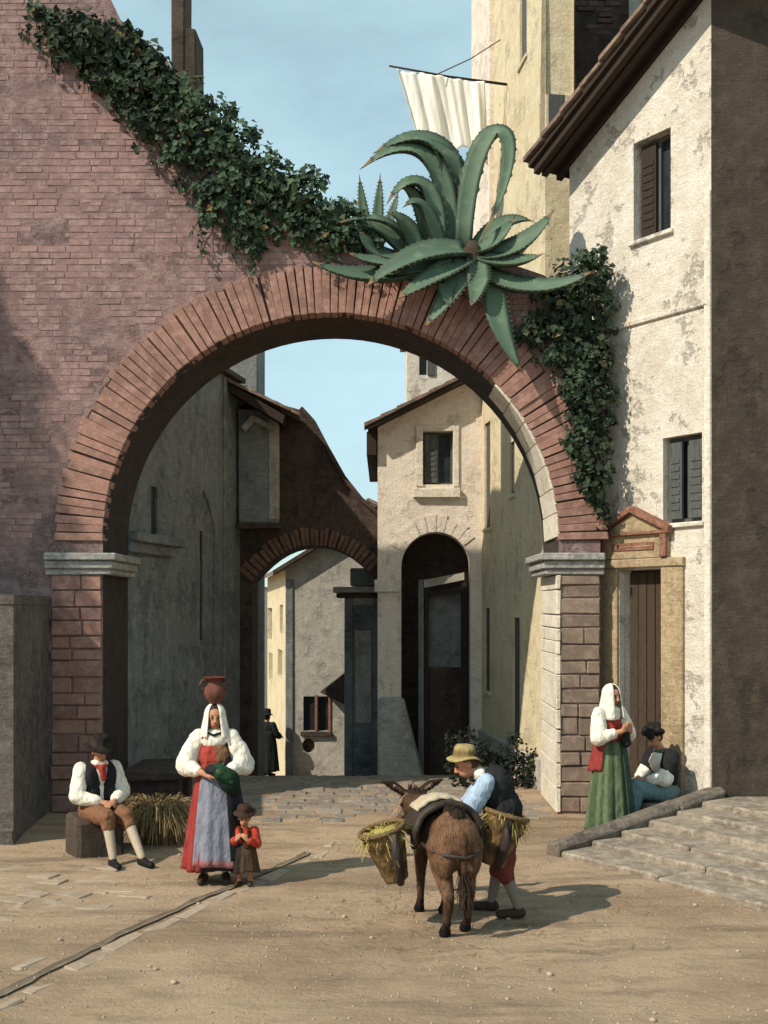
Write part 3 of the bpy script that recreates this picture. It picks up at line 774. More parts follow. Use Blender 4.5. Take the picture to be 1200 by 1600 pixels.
# timber frame and inner wall in the doorway
fr = boxo('door_post', xg(655), xg(664), .42, .52, -1.2, zg(905), M_grey, gh, MG, .004, .01)
boxo('door_post', xg(665), xg(671), .43, .53, -1.2, zg(905), M_woodd, gh, MG, .004, .01)
boxo('door_post', xg(724), xg(733), .42, .52, -1.2, zg(890), M_woodd, gh, MG, .004, .01)
obj('lintel_beam', slab([(xg(664), zg(918)), (xg(728), zg(905)), (xg(728), zg(893)), (xg(664), zg(905))], (), .12, .4), M_greylit, gh, MG)
obj('lintel_beam', slab([(xg(672), zg(934)), (xg(728), zg(923)), (xg(728), zg(915)), (xg(672), zg(926))], (), .12, .39), M_woodd, gh, MG)
boxo('inner_wall', xg(672), xg(724), .62, .7, zg(1075), zg(925), M_grey, gh, MG)
boxo('low_door', xg(672), xg(724), .55, .6, -1.2, zg(1045), M_umber, gh, MG, .004, .01)
# roof with verge tiles
ga, gb = xg(575), 2.7
rf = obj('roof', slab([(ga, gr(ga) + .003), (gb, gr(gb) + .003), (gb, gr(gb) + .07), (ga, gr(ga) + .07)], (), 4.4, -.3), M_woodd, gh, MG)
obj('eave_board', slab([(xg(573), zg(712)), (xg(588), zg(712)), (xg(588), gr(xg(588)) - .004), (xg(573), gr(xg(573)) - .004)], (), 4.2, -.12), M_woodd, rf, MG)
for k in range(7):
    s = ga - .06 + k * .27
    for d in (-.34, -.12):
        obj('tile', slab([(s, gr(s) + .075), (s + .3, gr(s + .3) + .075), (s + .3, gr(s + .3) + .12), (s, gr(s) + .145)], (), .2, d + random.uniform(-.015, .015)), M_tile, rf, MG)

# ------------------------------------------------------------------ stone portal beside it
Yp = 21.3; xp = lambda p: PX(p, Yp); zp = lambda p: PZ(p, Yp)
MP = frame((0, Yp, 0), (1, 0))
sp = thing('stone_portal', 'weathered grey stone portal with cornice, behind the inner archway', 'portal', (xp(558), Yp, gz(Yp)))
boxo('wall', xp(540), xp(612), .1, .9, -1.9, zp(930), M_greylit, sp, MP, .01, .02)
boxo('door_panel', xp(551), xp(584), .06, .099, gz(Yp), zp(945), M_grey, sp, MP)
boxo('pilaster', xp(538), xp(551), .0, .2, -1.9, zp(934), M_grey, sp, MP, .004, .012)
boxo('pilaster', xp(584), xp(596), .0, .2, -1.9, zp(934), M_grey, sp, MP, .004, .012)
boxo('inner_panel', xp(555), xp(580), .03, .07, zp(1130), zp(985), M_greylit, sp, MP, .004, .01)
boxo('cornice', xp(526), xp(604), -.12, .9, zp(934), zp(927), M_umber, sp, MP, .004, .012)
boxo('cornice', xp(521), xp(604), -.2, .9, zp(926), zp(917), M_greylit, sp, MP, .004, .012)
boxo('attic_block', xp(547), xp(604), 0, .8, zp(916), zp(888), M_grey, sp, MP, .01, .02)

# ------------------------------------------------------------------ far lane: grey gabled house with ochre side
Yf = 25.0; xf = lambda p: PX(p, Yf); zf = lambda p: PZ(p, Yf)
MFf = frame((0, Yf, 0), (1, 0))
fh = thing('far_grey_house', 'grey gabled house with sunlit ochre side wall at the end of the lane', 'house', (xf(495), Yf, gz(Yf)))
ex = xf(446); ez = zf(888)
pk = 1.9
wnd = rect(xf(474), xf(492), zf(1142), zf(1088)); wnd2 = rect(xf(497), xf(513), zf(1142), zf(1088))
rh = [(xf(482) + .09 * math.cos(a) * 1.5, zf(1165) + .16 * math.sin(a)) for a in [2 * math.pi * i / 14 for i in range(14)]]
obj('front_wall', slab([(ex, -3), (pk, -3), (pk, ez + .62 * (pk - ex)), (ex, ez)], [wnd, wnd2, rh], .3), M_greylit, fh, MFf)
Fa = Vector((ex - 1.15, 32.5, 0)); Fb = Vector((ex, Yf, 0)); FUU = (Fb - Fa).normalized(); FLL = (Fb - Fa).length
MY = frame(Fa, FUU)
def ys_(px):
    k = (px - 600) / FOC; return (Fa.y * k - Fa.x) / (FUU.x - FUU.y * k)
def yz_(px, py): return PZ(py, Fa.y + FUU.y * ys_(px))
hw = []
for x0, x1, y0, y1 in ((418, 425, 950, 1000), (437, 442, 945, 990), (420, 426, 1020, 1065), (434, 441, 1015, 1058)):
    hw.append(rect(ys_(x0), ys_(x1), yz_((x0 + x1) / 2, y1), yz_((x0 + x1) / 2, y0)))
obj('side_wall', slab(rect(0, FLL - .003, -3.2, ez - .003), hw, .25), M_yellow, fh, MY)
for h in hw:
    a = R4(h); boxo('window', a[0] - .003, a[1] + .003, .12, .16, a[2], a[3], M_shutter, fh, MY)
obj('rear_wall', prism([(ex + .3, Yf + .31), (pk, Yf + .31), (pk, 32), (Fa.x + .35, 32.4)], -3.2, ez - .05), M_greylit, fh)
rf = obj('roof', slab([(ex - .25, ez - .155 + .01), (pk, ez + .62 * (pk - ex) + .01), (pk, ez + .62 * (pk - ex) + .1), (ex - .25, ez - .155 + .1)], (), .5, -.25), M_umber, fh, MFf)
bm = bmesh.new()                                    # the roof over the splayed side
nrm = Vector((-FUU.y, FUU.x, 0))
e0 = Fa - nrm * .3; e1 = Fb - nrm * .3
q = [Vector((e1.x, Yf + .26, ez - .15)), Vector((e0.x, e0.y, ez - .15)), Vector((pk, 32.5, ez + .62 * (pk - ex))), Vector((pk, Yf + .26, ez + .62 * (pk - ex)))]
vv = [bm.verts.new(p + Vector((0, 0, .02))) for p in q]; v2 = [bm.verts.new(p + Vector((0, 0, .11))) for p in q]
bm.faces.new(vv[::-1]); bm.faces.new(v2)
for k in range(4): bm.faces.new((vv[k], vv[(k + 1) % 4], v2[(k + 1) % 4], v2[k]))
bmesh.ops.recalc_face_normals(bm, faces=bm.faces[:]); obj('roof', bm, M_tile, fh)
for wq in (wnd, wnd2):
    a = R4(wq); w_ = boxo('window', a[0], a[1], .1, .14, a[2], a[3], M_glass, fh, MFf)
    boxo('frame', a[1], a[1] + .05, -.03, .1, a[2] - .05, a[3] + .03, M_redframe, w_, MFf)
boxo('sill', xf(470), xf(518), -.09, .05, zf(1150), zf(1143), M_umber, fh, MFf, .004, .01)
obj('niche_back', slab([(xf(482) + .12 * math.cos(a) * 1.5, zf(1165) + .19 * math.sin(a)) for a in [2 * math.pi * i / 14 for i in range(14)]], (), .05, .12), M_umber, fh, MFf)
boxo('pilaster', ex + .003, xf(458), -.04, .02, -3, zf(905), M_grey, fh, MFf, .004, .012)
obj('awning', slab([(xf(503), zf(1078)), (xf(552), zf(1040)), (xf(552), zf(1103)), ], (), .7, -.72), M_umber, fh, MFf)

pl = thing('pale_far_house', 'pale blue grey house front glimpsed at the far end of the lane', 'house', (PX(404, 35), 35, gz(35)))
boxo('wall', PX(380, 35), PX(413, 35), 35, 38, -3.5, PZ(921, 35), plaster('pale_plaster', (.5, .52, .5), (.38, .4, .39), (.6, .62, .6), 1, .3, .3, .5), pl)
boxo('roof', PX(376, 35), PX(415, 35), 34.9, 38, PZ(921, 35) + .002, PZ(917, 35), M_tile, pl)
boxo('window', PX(400, 35), PX(405, 35), 34.97, 35.02, PZ(985, 35), PZ(960, 35), M_shutter, pl)

# far roof peeping over the inner archway
fr_ = thing('far_white_cottage', 'tiny sunlit white cottage gable peeping over the inner archway', 'house', (PX(575, 33), 33, gz(33)))
c0_, c1_ = PX(552, 33), PX(612, 33)
obj('wall', slab([(c0_, -3), (c1_, -3), (c1_, PZ(800, 33)), ((c0_ + c1_) / 2 - .12, PZ(784, 33)), (c0_, PZ(806, 33))], (), 2.5), M_white, fr_, frame((0, 33, 0), (1, 0)))
for (a, b) in (((c0_ - .12, PZ(810, 33)), ((c0_ + c1_) / 2 - .12, PZ(784, 33))), (((c0_ + c1_) / 2 - .12, PZ(784, 33)), (c1_ + .1, PZ(803, 33)))):
    obj('roof', slab([(a[0], a[1] + .004), (b[0], b[1] + .004), (b[0], b[1] + .1), (a[0], a[1] + .1)], (), 2.7, -.15), M_tile, fr_, frame((0, 33, 0), (1, 0)))

# cream house top behind the gable house
Yc = 24.5
ch = thing('cream_back_house', 'sunlit cream house with dark shutter behind the gable roof', 'house', (PX(690, Yc), Yc, gz(Yc)))
MC = frame((0, Yc, 0), (1, 0))
sh = rect(PX(655, Yc), PX(667, Yc), PZ(586, Yc), PZ(530, Yc))
obj('wall', slab(rect(PX(636, Yc), 3.6, -2, PZ(500, Yc)), [sh], .3), M_white, ch, MC)
boxo('rear_wall', PX(636, Yc) + .02, 3.6, Yc + .31, Yc + 3, -2, PZ(500, Yc) - .02, M_white, ch)
a = R4(sh); wq = boxo('window', a[0], a[1], .14, .18, a[2], a[3], M_glass, ch, MC)
boxo('shutter', a[1] + .01, a[1] + .16, -.04, -.005, a[2], a[3], M_shutter, wq, MC)
boxo('roof', PX(628, Yc), 3.7, Yc - .2, Yc + 3.1, PZ(500, Yc) + .003, PZ(494, Yc), M_tile, ch)

# tall ruined pillar, upper left
tp = thing('ruined_pillar', 'tall dark weathered masonry pillar standing behind the ivy, top left', 'pillar', (PX(290, 14.4), 14.6, 8.1))
boxo('shaft', PX(269, 14.4), PX(287, 14.4), 14.4, 15.0, 8.0, 11.4, M_brown, tp, None, .02, .02)
boxo('buttress', PX(287, 14.4) + .002, PX(309, 14.4), 14.42, 15.0, 7.8, PZ(42, 14.4), M_brown, tp, None, .03, .02)

# ------------------------------------------------------------------ linen sheet on a pole, tower side
Yb = 17.35
bn = thing('linen_awning', 'white linen sheet hanging from a slanting pole on the ochre tower', 'banner', P(690, 160, Yb))
bm = bmesh.new(); p0 = P(608, 103, Yb); p1 = P(792, 132, Yb + .25); tube(bm, [p0, p0.lerp(p1, .5) + Vector((0, 0, -.02)), p1], [.014, .018, .022], 8); obj('pole', bm, M_woodd, bn, smooth=True)
bm = bmesh.new(); tube(bm, [P(683, 116, Yb), P(735, 92, Yb + .1), P(782, 62, Yb + .3)], .009, 6); obj('stay_rope', bm, M_rope, bn, smooth=True)
bm = bmesh.new(); nx, nz = 60, 34
grid = []
for j in range(nz + 1):
    row = []
    for i in range(nx + 1):
        u = i / nx; v_ = j / nz
        tp_ = P(620, 106, Yb).lerp(P(757, 127, Yb + .15), u)
        xx = tp_.x + v_ * (.36 - .30 * u) ; sag = .035 * math.sin(u * math.pi * 4) ** 2
        fold = (.022 + .03 * v_) * math.sin(u * 27 + .8 * v_ + 1.5 * math.sin(5 * u)) + .02 * math.sin(u * 11 + 2 * v_) + .012 * math.sin(u * 61)
        zz = tp_.z - .01 - sag * (1 - v_) - v_ * (1.18 + .12 * math.sin(u * 7))
        row.append(bm.verts.new((xx, tp_.y + fold, zz)))
    grid.append(row)
for j in range(nz):
    for i in range(nx): bm.faces.new((grid[j][i], grid[j][i + 1], grid[j + 1][i + 1], grid[j + 1][i]))
o = obj('sheet', bm, M_cloth, bn, smooth=True); o.modifiers.new('thick', 'SOLIDIFY').thickness = .006

# ------------------------------------------------------------------ ivy
M_ivy = leafmat('ivy_leaf', (.028, .048, .030), (.075, .115, .062), (.022, .034, .028))
M_ivy2 = leafmat('ivy_leaf_dark', (.020, .030, .022), (.055, .085, .046), (.030, .038, .022))
M_bark = simple('ivy_stem', (.06, .045, .03), None, 30, 1, .3)
def foliage(name, cl, dens, size, mat, parent, seed=1, up=.3):
    rg = np.random.default_rng(seed); vs = []; fs = []; tint = []
    for (c, r) in cl:
        n = int(dens * (r[0] * r[2]) / .16)
        for k in range(n):
            d = rg.normal(size=3); d /= np.linalg.norm(d); rr = rg.random() ** .35
            rr *= 1 + .22 * math.sin(d[0] * 5 + d[2] * 7 + c[0] * 3)
            p = np.array(c) + d * np.array(r) * rr
            nrm = d * .8 + np.array((0, -.5, up)) + rg.normal(size=3) * .45; nrm /= np.linalg.norm(nrm)
            t = np.cross(nrm, rg.normal(size=3)); t /= np.linalg.norm(t); t = t * .8 + np.array((0, 0, -.6)); t -= nrm * t.dot(nrm); t /= np.linalg.norm(t)
            b = np.cross(nrm, t); s = size * rg.uniform(.4, 1.35); i = len(vs)
            vs += [tuple(p - t * s * .45), tuple(p + b * s * .5 - t * s * .1 + nrm * s * .1), tuple(p + b * s * .22 + t * s * .2), tuple(p + t * s * .65 - nrm * s * .12), tuple(p - b * s * .22 + t * s * .2), tuple(p - b * s * .5 - t * s * .1 + nrm * s * .1)]
            fs += [(i, i + 1, i + 2, i + 3), (i, i + 3, i + 4, i + 5)]
            tint += [rg.random() ** 1.5] * 6
    me = bpy.data.meshes.new(name); me.from_pydata(vs, [], fs)
    at = me.attributes.new('tint', 'FLOAT', 'POINT'); at.data.foreach_set('value', tint); me.materials.append(mat)
    return link(name, me, parent)
def ivy(name, label, cl, Y, mat, seed, dens=620, size=.085, dep=.26, stems=()):
    c0 = cl[0]; o = thing(name, label, 'ivy', P(c0[0], c0[1], Y), group=None)
    C = []
    for x, y, rx, ry in cl:
        C.append((tuple(P(x, y, Y + random.uniform(-.05, .15))), (rx / S0, dep, ry / S0)))
        for q in range(3):                           # smaller sprays that break the outline
            a = random.uniform(0, 6.28); C.append((tuple(P(x + rx * .95 * math.cos(a), y + ry * .95 * math.sin(a), Y + random.uniform(-.12, .1))), (rx / S0 * .34, dep * .4, ry / S0 * .34)))
    foliage('foliage', C, dens, size, mat, o, seed)
    rnd_ = random.Random(seed)
    if name == 'ivy':                                # trailing runners below the mass
        RC = []
        for x, y, rx, ry in cl:
            for q in range(2):
                x0 = x + rnd_.uniform(-.8, .8) * rx; y0 = y + ry * .6; L = rnd_.uniform(20, 62); dx = rnd_.uniform(-16, 16); n_ = int(L / 8)
                pp = [P(x0 + dx * k / n_ + rnd_.uniform(-3, 3), y0 + L * k / n_, Y + .04) for k in range(n_ + 1)]
                bm = bmesh.new(); tube(bm, pp, .006, 5); obj('runner', bm, M_bark, o)
                for p_ in pp: RC.append((tuple(p_ + Vector((0, -.03, 0))), (.07, .03, .06)))
        foliage('trailing_leaves', RC, 150, size * .8, mat, o, seed + 20)
    for s in stems:
        bm = bmesh.new(); pts = [P(x, y, Y + .06) + Vector((random.uniform(-.02, .02), 0, 0)) for x, y in s]
        tube(bm, pts, [.022 - .015 * i / len(pts) for i in range(len(pts))], 6); obj('stem', bm, M_bark, o, smooth=True)
    return o
ivy('ivy', 'dark ivy mantling the high wall top in the upper left corner', [(150, 58, 42, 34), (172, 92, 46, 40), (122, 44, 32, 22), (205, 140, 46, 44), (225, 100, 36, 44), (245, 185, 38, 38), (250, 130, 34, 44), (195, 70, 28, 30), (125, 78, 30, 24), (98, 34, 22, 14), (72, 24, 16, 10), (52, 14, 10, 8), (88, 56, 14, 16)], 13.72, M_ivy2, 3, 460, .095, .24, [((150, 60), (185, 110), (215, 150), (245, 190))])
ivy('ivy', 'bushy ivy tumbling down the sloping wall top beside the agave', [(290, 165, 40, 42), (278, 228, 32, 30), (325, 200, 42, 50), (310, 245, 34, 28), (362, 240, 48, 48), (345, 318, 42, 38), (385, 300, 48, 48), (392, 358, 44, 38), (418, 275, 42, 44), (438, 325, 44, 44), (470, 300, 40, 36), (500, 345, 46, 42), (532, 338, 32, 28), (520, 375, 42, 26), (560, 372, 34, 26)], 13.72, M_ivy, 4, 520, .082, .26, [((330, 150), (345, 250), (390, 330), (400, 400)), ((400, 280), (470, 330), (530, 380))])
ivy('ivy', 'dense ivy hanging down the right end of the gateway wall', [(905, 440, 46, 42), (930, 492, 34, 48), (870, 495, 48, 42), (838, 520, 38, 30), (905, 555, 46, 46), (932, 570, 28, 40), (922, 630, 36, 48), (912, 690, 36, 46), (928, 735, 26, 40), (900, 600, 26, 26), (935, 775, 12, 26), (925, 415, 26, 28), (880, 548, 30, 30)], 13.70, M_ivy2, 5, 560, .078, .22, [((890, 450), (905, 560), (920, 680), (932, 790))])
ivy('dark_mass', 'near-black leafy mass added for the dark patch at the foot of the ochre wall', [(790, 1190, 44, 40), (745, 1175, 36, 32), (815, 1215, 34, 32), (760, 1215, 44, 30), (715, 1165, 22, 24), (720, 1210, 24, 26)], 15.9, leafmat('dark_mass_leaf', (.010, .013, .011), (.022, .03, .02), (.012, .014, .012)), 6, 700, .055, .25)['category'] = 'dark_mass'  # near-black leaf clump added to darken the shaded foot of the wall

# ------------------------------------------------------------------ agaves, leaf by leaf
def agavemat():
    m, t, b = newmat('agave_leaf'); N = NT(t)
    q = N.n('ShaderNodeAttribute', attribute_name='tint')
    f = N.noise(5, 5, .65); r = N.n('ShaderNodeObjectInfo').outputs['Random']
    dry = N.ramp(q.outputs['Fac'], 1.3, 2.0)
    c = N.mix(N.ramp(q.outputs['Fac'], 0, 1), (.10, .155, .10), (.013, .025, .021))
    c = N.mix(N.math('MULTIPLY', N.ramp(f, .4, .7), .6), c, (.07, .11, .078))
    c = N.mix(N.math('MULTIPLY', r, .45), c, (.04, .068, .046))
    band = N.noise(7, 3, .6, (1, 1, 1)); c = N.mix(N.math('MULTIPLY', N.ramp(band, .55, .7), .5), c, (.17, .22, .14))
    c = N.mix(dry, c, (.17, .11, .055))
    t.links.new(c, b.inputs['Base Color']); b.inputs['Roughness'].default_value = .65; b.inputs['Specular IOR Level'].default_value = .2
    N.bump(N.noise(25, 4, .6, (1, 1, 1)), .15, .01, b)
    return m
M_agave = agavemat(); M_thorn = simple('agave_thorn', (.08, .05, .03), None, 20, .7, 0)
def leaf(parent, pts, wpx, face=(0, -.75, .65)):
    """pts: cubic Bezier control points (px, py, Y); channelled, tapering leaf with a thorn"""
    C = [P(*p) for p in pts]
    if len(C) == 3: C = [C[0], C[0].lerp(C[1], .67), C[2].lerp(C[1], .67), C[2]]
    N_ = 18; W = wpx * 1.28 / S0; bm = bmesh.new(); rows = []; tl = bm.verts.layers.float.new('tint')
    for i in range(N_ + 1):
        t = i / N_; u = 1 - t
        p = C[0] * u ** 3 + C[1] * 3 * u * u * t + C[2] * 3 * u * t * t + C[3] * t ** 3
        d = ((C[1] - C[0]) * u * u + (C[2] - C[1]) * 2 * u * t + (C[3] - C[2]) * t * t).normalized()
        f = Vector(face); s = d.cross(f); s = s if s.length > .15 else d.cross(Vector((1, 0, .3)))
        s.normalize(); nn = s.cross(d).normalized()
        w_ = W * .5 * (.72 + .28 * math.sin(min(t * 2.2, 1) * math.pi / 2)) * (1 - t ** 2.6) + .004
        th = .045 * (1 - t) + .008
        row = []
        for k, (a, h) in enumerate(((-1, .30), (-.55, .02), (0, -.10), (.55, .02), (1, .30), (.5, -.3), (0, -.45), (-.5, -.3))):
            hh = h * w_ * .8 - (th if k > 4 else 0)
            v_ = bm.verts.new(p + s * a * w_ + nn * hh); v_[tl] = ((.0 if 0 < k < 4 else .75) if k < 5 else 1.0) + (2.0 if t > .93 else 0)
            row.append(v_)
        rows.append(row)
    for i in range(N_):
        for k in range(8): bm.faces.new((rows[i][k], rows[i][(k + 1) % 8], rows[i + 1][(k + 1) % 8], rows[i + 1][k]))
    bm.faces.new(rows[0][::-1]); bm.faces.new(rows[-1]); bmesh.ops.recalc_face_normals(bm, faces=bm.faces[:])
    for i in range(2, N_ - 1):                        # marginal teeth
        for k, sg in ((0, -1), (4, 1)):
            a = rows[i][k].co; b2 = rows[i + 1][k].co; sd = (rows[i][k].co - rows[i][4 - k].co).normalized()
            q = [bm.verts.new(a.lerp(b2, .3)), bm.verts.new(a.lerp(b2, .5) + sd * .022), bm.verts.new(a.lerp(b2, .7))]
            for v_ in q: v_[tl] = 1.6
            bm.faces.new(q)
    o = obj('leaf', bm, M_agave, parent, smooth=True)
    bm = bmesh.new(); tube(bm, [C[3] - (C[3] - C[2]).normalized() * .01, C[3] + (C[3] - C[2]).normalized() * .05], [.008, .001], 5); obj('thorn', bm, M_thorn, o)
    return o
a1 = thing('agave', 'large spreading agave rosette on the crown of the brick arch', 'agave', P(738, 402, 13.8))
for pts, wq in [
    (((700, 398, 13.8), (590, 455, 13.45), (486, 408, 13.4)), 36), (((728, 390, 13.75), (650, 378, 13.4), (572, 448, 13.35)), 38),
    (((730, 402, 13.75), (690, 420, 13.4), (622, 466, 13.35)), 40), (((728, 404, 13.7), (715, 450, 13.4), (664, 510, 13.45)), 34),
    (((742, 402, 13.7), (756, 440, 13.4), (735, 478, 13.4)), 30), (((748, 396, 13.75), (815, 400, 13.6), (864, 330, 13.6)), 34),
    (((738, 390, 13.8), (775, 385, 13.6), (803, 340, 13.7)), 26), (((755, 425, 13.7), (840, 470, 13.4), (925, 424, 13.4)), 32),
    (((724, 390, 13.85), (730, 120, 13.9), (860, 170, 13.8), (752, 376, 13.6)), 27), (((752, 400, 13.7), (800, 415, 13.5), (845, 398, 13.5)), 28),
    (((772, 440, 13.65), (770, 510, 13.4), (816, 582, 13.45)), 30), (((700, 402, 13.7), (690, 450, 13.45), (705, 480, 13.4)), 26),
    (((745, 385, 13.85), (790, 330, 13.9), (830, 345, 14.0)), 26), (((715, 395, 13.85), (660, 420, 13.5), (590, 430, 13.5)), 30)]: leaf(a1, pts, wq)
a2 = thing('agave', 'agave with tall leaves arching left, behind the spreading rosette', 'agave', P(680, 392, 14.1))
for pts, wq in [
    (((702, 388, 14.0), (706, 215, 14.0), (632, 205, 13.9), (566, 262, 13.8)), 32), (((712, 385, 14.05), (728, 190, 14.1), (650, 195, 14.0), (586, 238, 13.9)), 34),
    (((716, 388, 14.1), (742, 265, 14.1), (700, 215, 14.0), (640, 222, 14.0)), 30), (((684, 392, 13.95), (690, 275, 13.9), (640, 255, 13.8), (606, 316, 13.7)), 26),
    (((672, 394, 14.0), (660, 310, 13.9), (640, 285, 13.8), (622, 292, 13.8)), 24), (((654, 398, 13.9), (640, 340, 13.8), (608, 332, 13.7)), 28),
    (((640, 398, 13.9), (600, 345, 13.8), (558, 352, 13.7)), 30), (((690, 392, 13.85), (672, 330, 13.7), (655, 300, 13.6), (632, 322, 13.5)), 24),
    (((650, 396, 14.0), (620, 318, 13.7), (530, 348, 13.5)), 14), (((622, 400, 13.8), (580, 400, 13.6), (562, 360, 13.6)), 26), (((660, 398, 13.8), (600, 420, 13.5), (545, 395, 13.4)), 26)]: leaf(a2, pts, wq)
a3 = thing('agave', 'young agave with thin upright spikes left of the arching leaves', 'agave', P(585, 380, 14.1))
for pts, wq in [(((578, 385, 14.0), (566, 330, 14.0), (562, 278, 14.0)), 14), (((586, 385, 14.0), (592, 330, 14.0), (594, 276, 14.0)), 15), (((582, 385, 13.95), (560, 340, 13.9), (545, 315, 13.9)), 14), (((590, 385, 13.95), (610, 350, 13.9), (622, 300, 13.9)), 14), (((584, 388, 13.9), (570, 365, 13.8), (548, 350, 13.7)), 14)]: leaf(a3, pts, wq)

for a_, (px, py, Y, r) in ((a1, (738, 404, 13.78, .15)), (a2, (680, 398, 14.05, .14)), (a3, (584, 388, 13.98, .07))):
    bm = bmesh.new(); c = P(px, py, Y); tube(bm, [c + Vector((0, .08, -.25)), c + Vector((0, .02, -.05)), c + Vector((0, -.02, .1)), c + Vector((0, -.03, .2))], [r * 1.1, r, r * .75, r * .3], 12); obj('stem', bm, M_bark, a_, smooth=True)
for k, (x0, x1, y1) in enumerate(((700, 655, 440), (745, 775, 470), (720, 700, 455), (690, 610, 425))):   # withered leaves under the rosette
    o = leaf(a1, ((x0, 404, 13.78), ((x0 + x1) / 2, 425, 13.62), (x1, y1, 13.72)), 13); o.data.materials[0] = simple('dry_leaf', (.22, .15, .075), (.1, .065, .035), 12, .9, .3)

# cypress added out of view at left, only to shade the gateway wall's end
cy = thing('shade_cypress', 'unseen cypress added left of the low annex to shade the gateway wall', 'shade_caster', (-9.6, 10.7, 0))
bm = bmesh.new(); tube(bm, [(-9.6, 10.7, -.2), (-9.58, 10.7, 3), (-9.6, 10.72, 7), (-9.6, 10.7, 12.2)], [.2, .16, .1, .02], 10); obj('trunk', bm, M_bark, cy, smooth=True)
CL_ = []
for k in range(26):
    z = .9 + k * .46; r = .82 * math.sin(min(1, (z + 1.0) / 3.2) * math.pi / 2) * max(.1, (1 - max(0, z - 8.8) / 4.2))
    CL_.append(((-9.6 + random.uniform(-.12, .12), 10.7 + random.uniform(-.12, .12), z), (r, r, .42)))
foliage('crown', CL_, 520, .13, M_ivy2, cy, 9)
# ------------------------------------------------------------------ people and the donkey
def ball(bm, M, nu=12, nv=8): bmesh.ops.create_uvsphere(bm, u_segments=nu, v_segments=nv, radius=1, matrix=M)
def C(a, b, ra, rb, col, pri=0.0): return ('c', Vector(a), Vector(b), ra, rb, col, pri)
def E(c, r, col, rot=None, pri=0.0): return ('e', Vector(c), Vector(r), rot or Matrix.Identity(3), col, pri)
WRK = []
for ns, tp in ((.10, 'CLOUDS'), (.045, 'CLOUDS')):
    tx = bpy.data.textures.new('creases', tp); tx.noise_scale = ns
    WRK.append(tx)
def blob(name, prims, voxel, mat, parent, smooth=4):
    bm = bmesh.new()
    for p in prims:
        if p[0] == 'e':
            ball(bm, Matrix.Translation(p[1]) @ p[3].to_4x4() @ Matrix.Diagonal((p[2].x, p[2].y, p[2].z, 1)), 20, 14)
        else:
            a, b, ra, rb = p[1:5]; d = b - a; L = max(d.length, 1e-5); d = d / L
            x = d.cross(Vector((.3, .9, .2))); x.normalize(); y = d.cross(x); n = 14; rings = []
            prof = [(-ra * math.cos(q), ra * math.sin(q)) for q in (R(25), R(55))] + [(0, ra), (L, rb)] + [(L + rb * math.sin(q), rb * math.cos(q)) for q in (R(35), R(65))]
            for h, r in prof: rings.append([bm.verts.new(a + d * h + (x * math.cos(2 * math.pi * k / n) + y * math.sin(2 * math.pi * k / n)) * r) for k in range(n)])
            for i in range(len(rings) - 1):
                for k in range(n): bm.faces.new((rings[i][k], rings[i][(k + 1) % n], rings[i + 1][(k + 1) % n], rings[i + 1][k]))
            bm.faces.new(rings[0][::-1]); bm.faces.new(rings[-1])
    bmesh.ops.recalc_face_normals(bm, faces=bm.faces[:])
    me = bpy.data.meshes.new('tmp'); bm.to_mesh(me); bm.free()
    t = bpy.data.objects.new('tmp', me); COL.objects.link(t)
    r = t.modifiers.new('r', 'REMESH'); r.mode = 'VOXEL'; r.voxel_size = voxel
    s = t.modifiers.new('s', 'SMOOTH'); s.iterations = smooth; s.factor = .5
    if mat is M_fab and voxel >= .0075:                 # creases in the cloth
        for tx, st_ in ((WRK[0], .026), (WRK[1], .010)):
            dm = t.modifiers.new('d', 'DISPLACE'); dm.texture = tx; dm.strength = st_; dm.mid_level = .3
    dg = bpy.context.evaluated_depsgraph_get(); dg.update()
    out = bpy.data.meshes.new_from_object(t.evaluated_get(dg)); out.name = name
    bpy.data.objects.remove(t); bpy.data.meshes.remove(me)
    n = len(out.vertices); co = np.empty(n * 3); out.vertices.foreach_get('co', co); co = co.reshape(-1, 3)
    best = np.full(n, 1e9); col = np.zeros((n, 4)); col[:, 3] = 1
    for p in prims:
        if p[0] == 'e':
            q = (co - np.array(p[1])) @ np.array(p[3]); dd = (np.linalg.norm(q / np.array(p[2]), axis=1) - 1) * min(p[2]); cc = p[4]; pr = p[5]
        else:
            a = np.array(p[1]); b = np.array(p[2]); ab = b - a; t_ = np.clip(((co - a) @ ab) / max(ab @ ab, 1e-9), 0, 1)
            dd = np.linalg.norm(co - a - t_[:, None] * ab, axis=1) - (p[3] + (p[4] - p[3]) * t_); cc = p[5]; pr = p[6]
        m = dd - pr < best; best[m] = (dd - pr)[m]; col[m, :3] = cc
    at = out.color_attributes.new('col', 'FLOAT_COLOR', 'POINT'); at.data.foreach_set('color', col.ravel())
    out.polygons.foreach_set('use_smooth', [True] * len(out.polygons))
    out.materials.clear(); out.materials.append(mat)
    return link(name, out, parent, None, True)
M_skin = vcolmat('skin_and_hair', .6, .08, 40, .25); M_fab = vcolmat('woven_cloth', .95, .35, 28, .5, (1, 1, .35), 1.0); M_fur = vcolmat('donkey_coat', .95, .4, 16, .75, (1.6, 1.6, .45), .5)
SK = (.44, .22, .13); SKD = (.36, .17, .10); LIP = (.36, .09, .07); EYEC = (.02, .014, .01); DK = (.012, .011, .011)
def rotm(yaw, pitch=0, roll=0): return (Matrix.Rotation(yaw, 3, 'Z') @ Matrix.Rotation(pitch, 3, 'X') @ Matrix.Rotation(roll, 3, 'Y'))
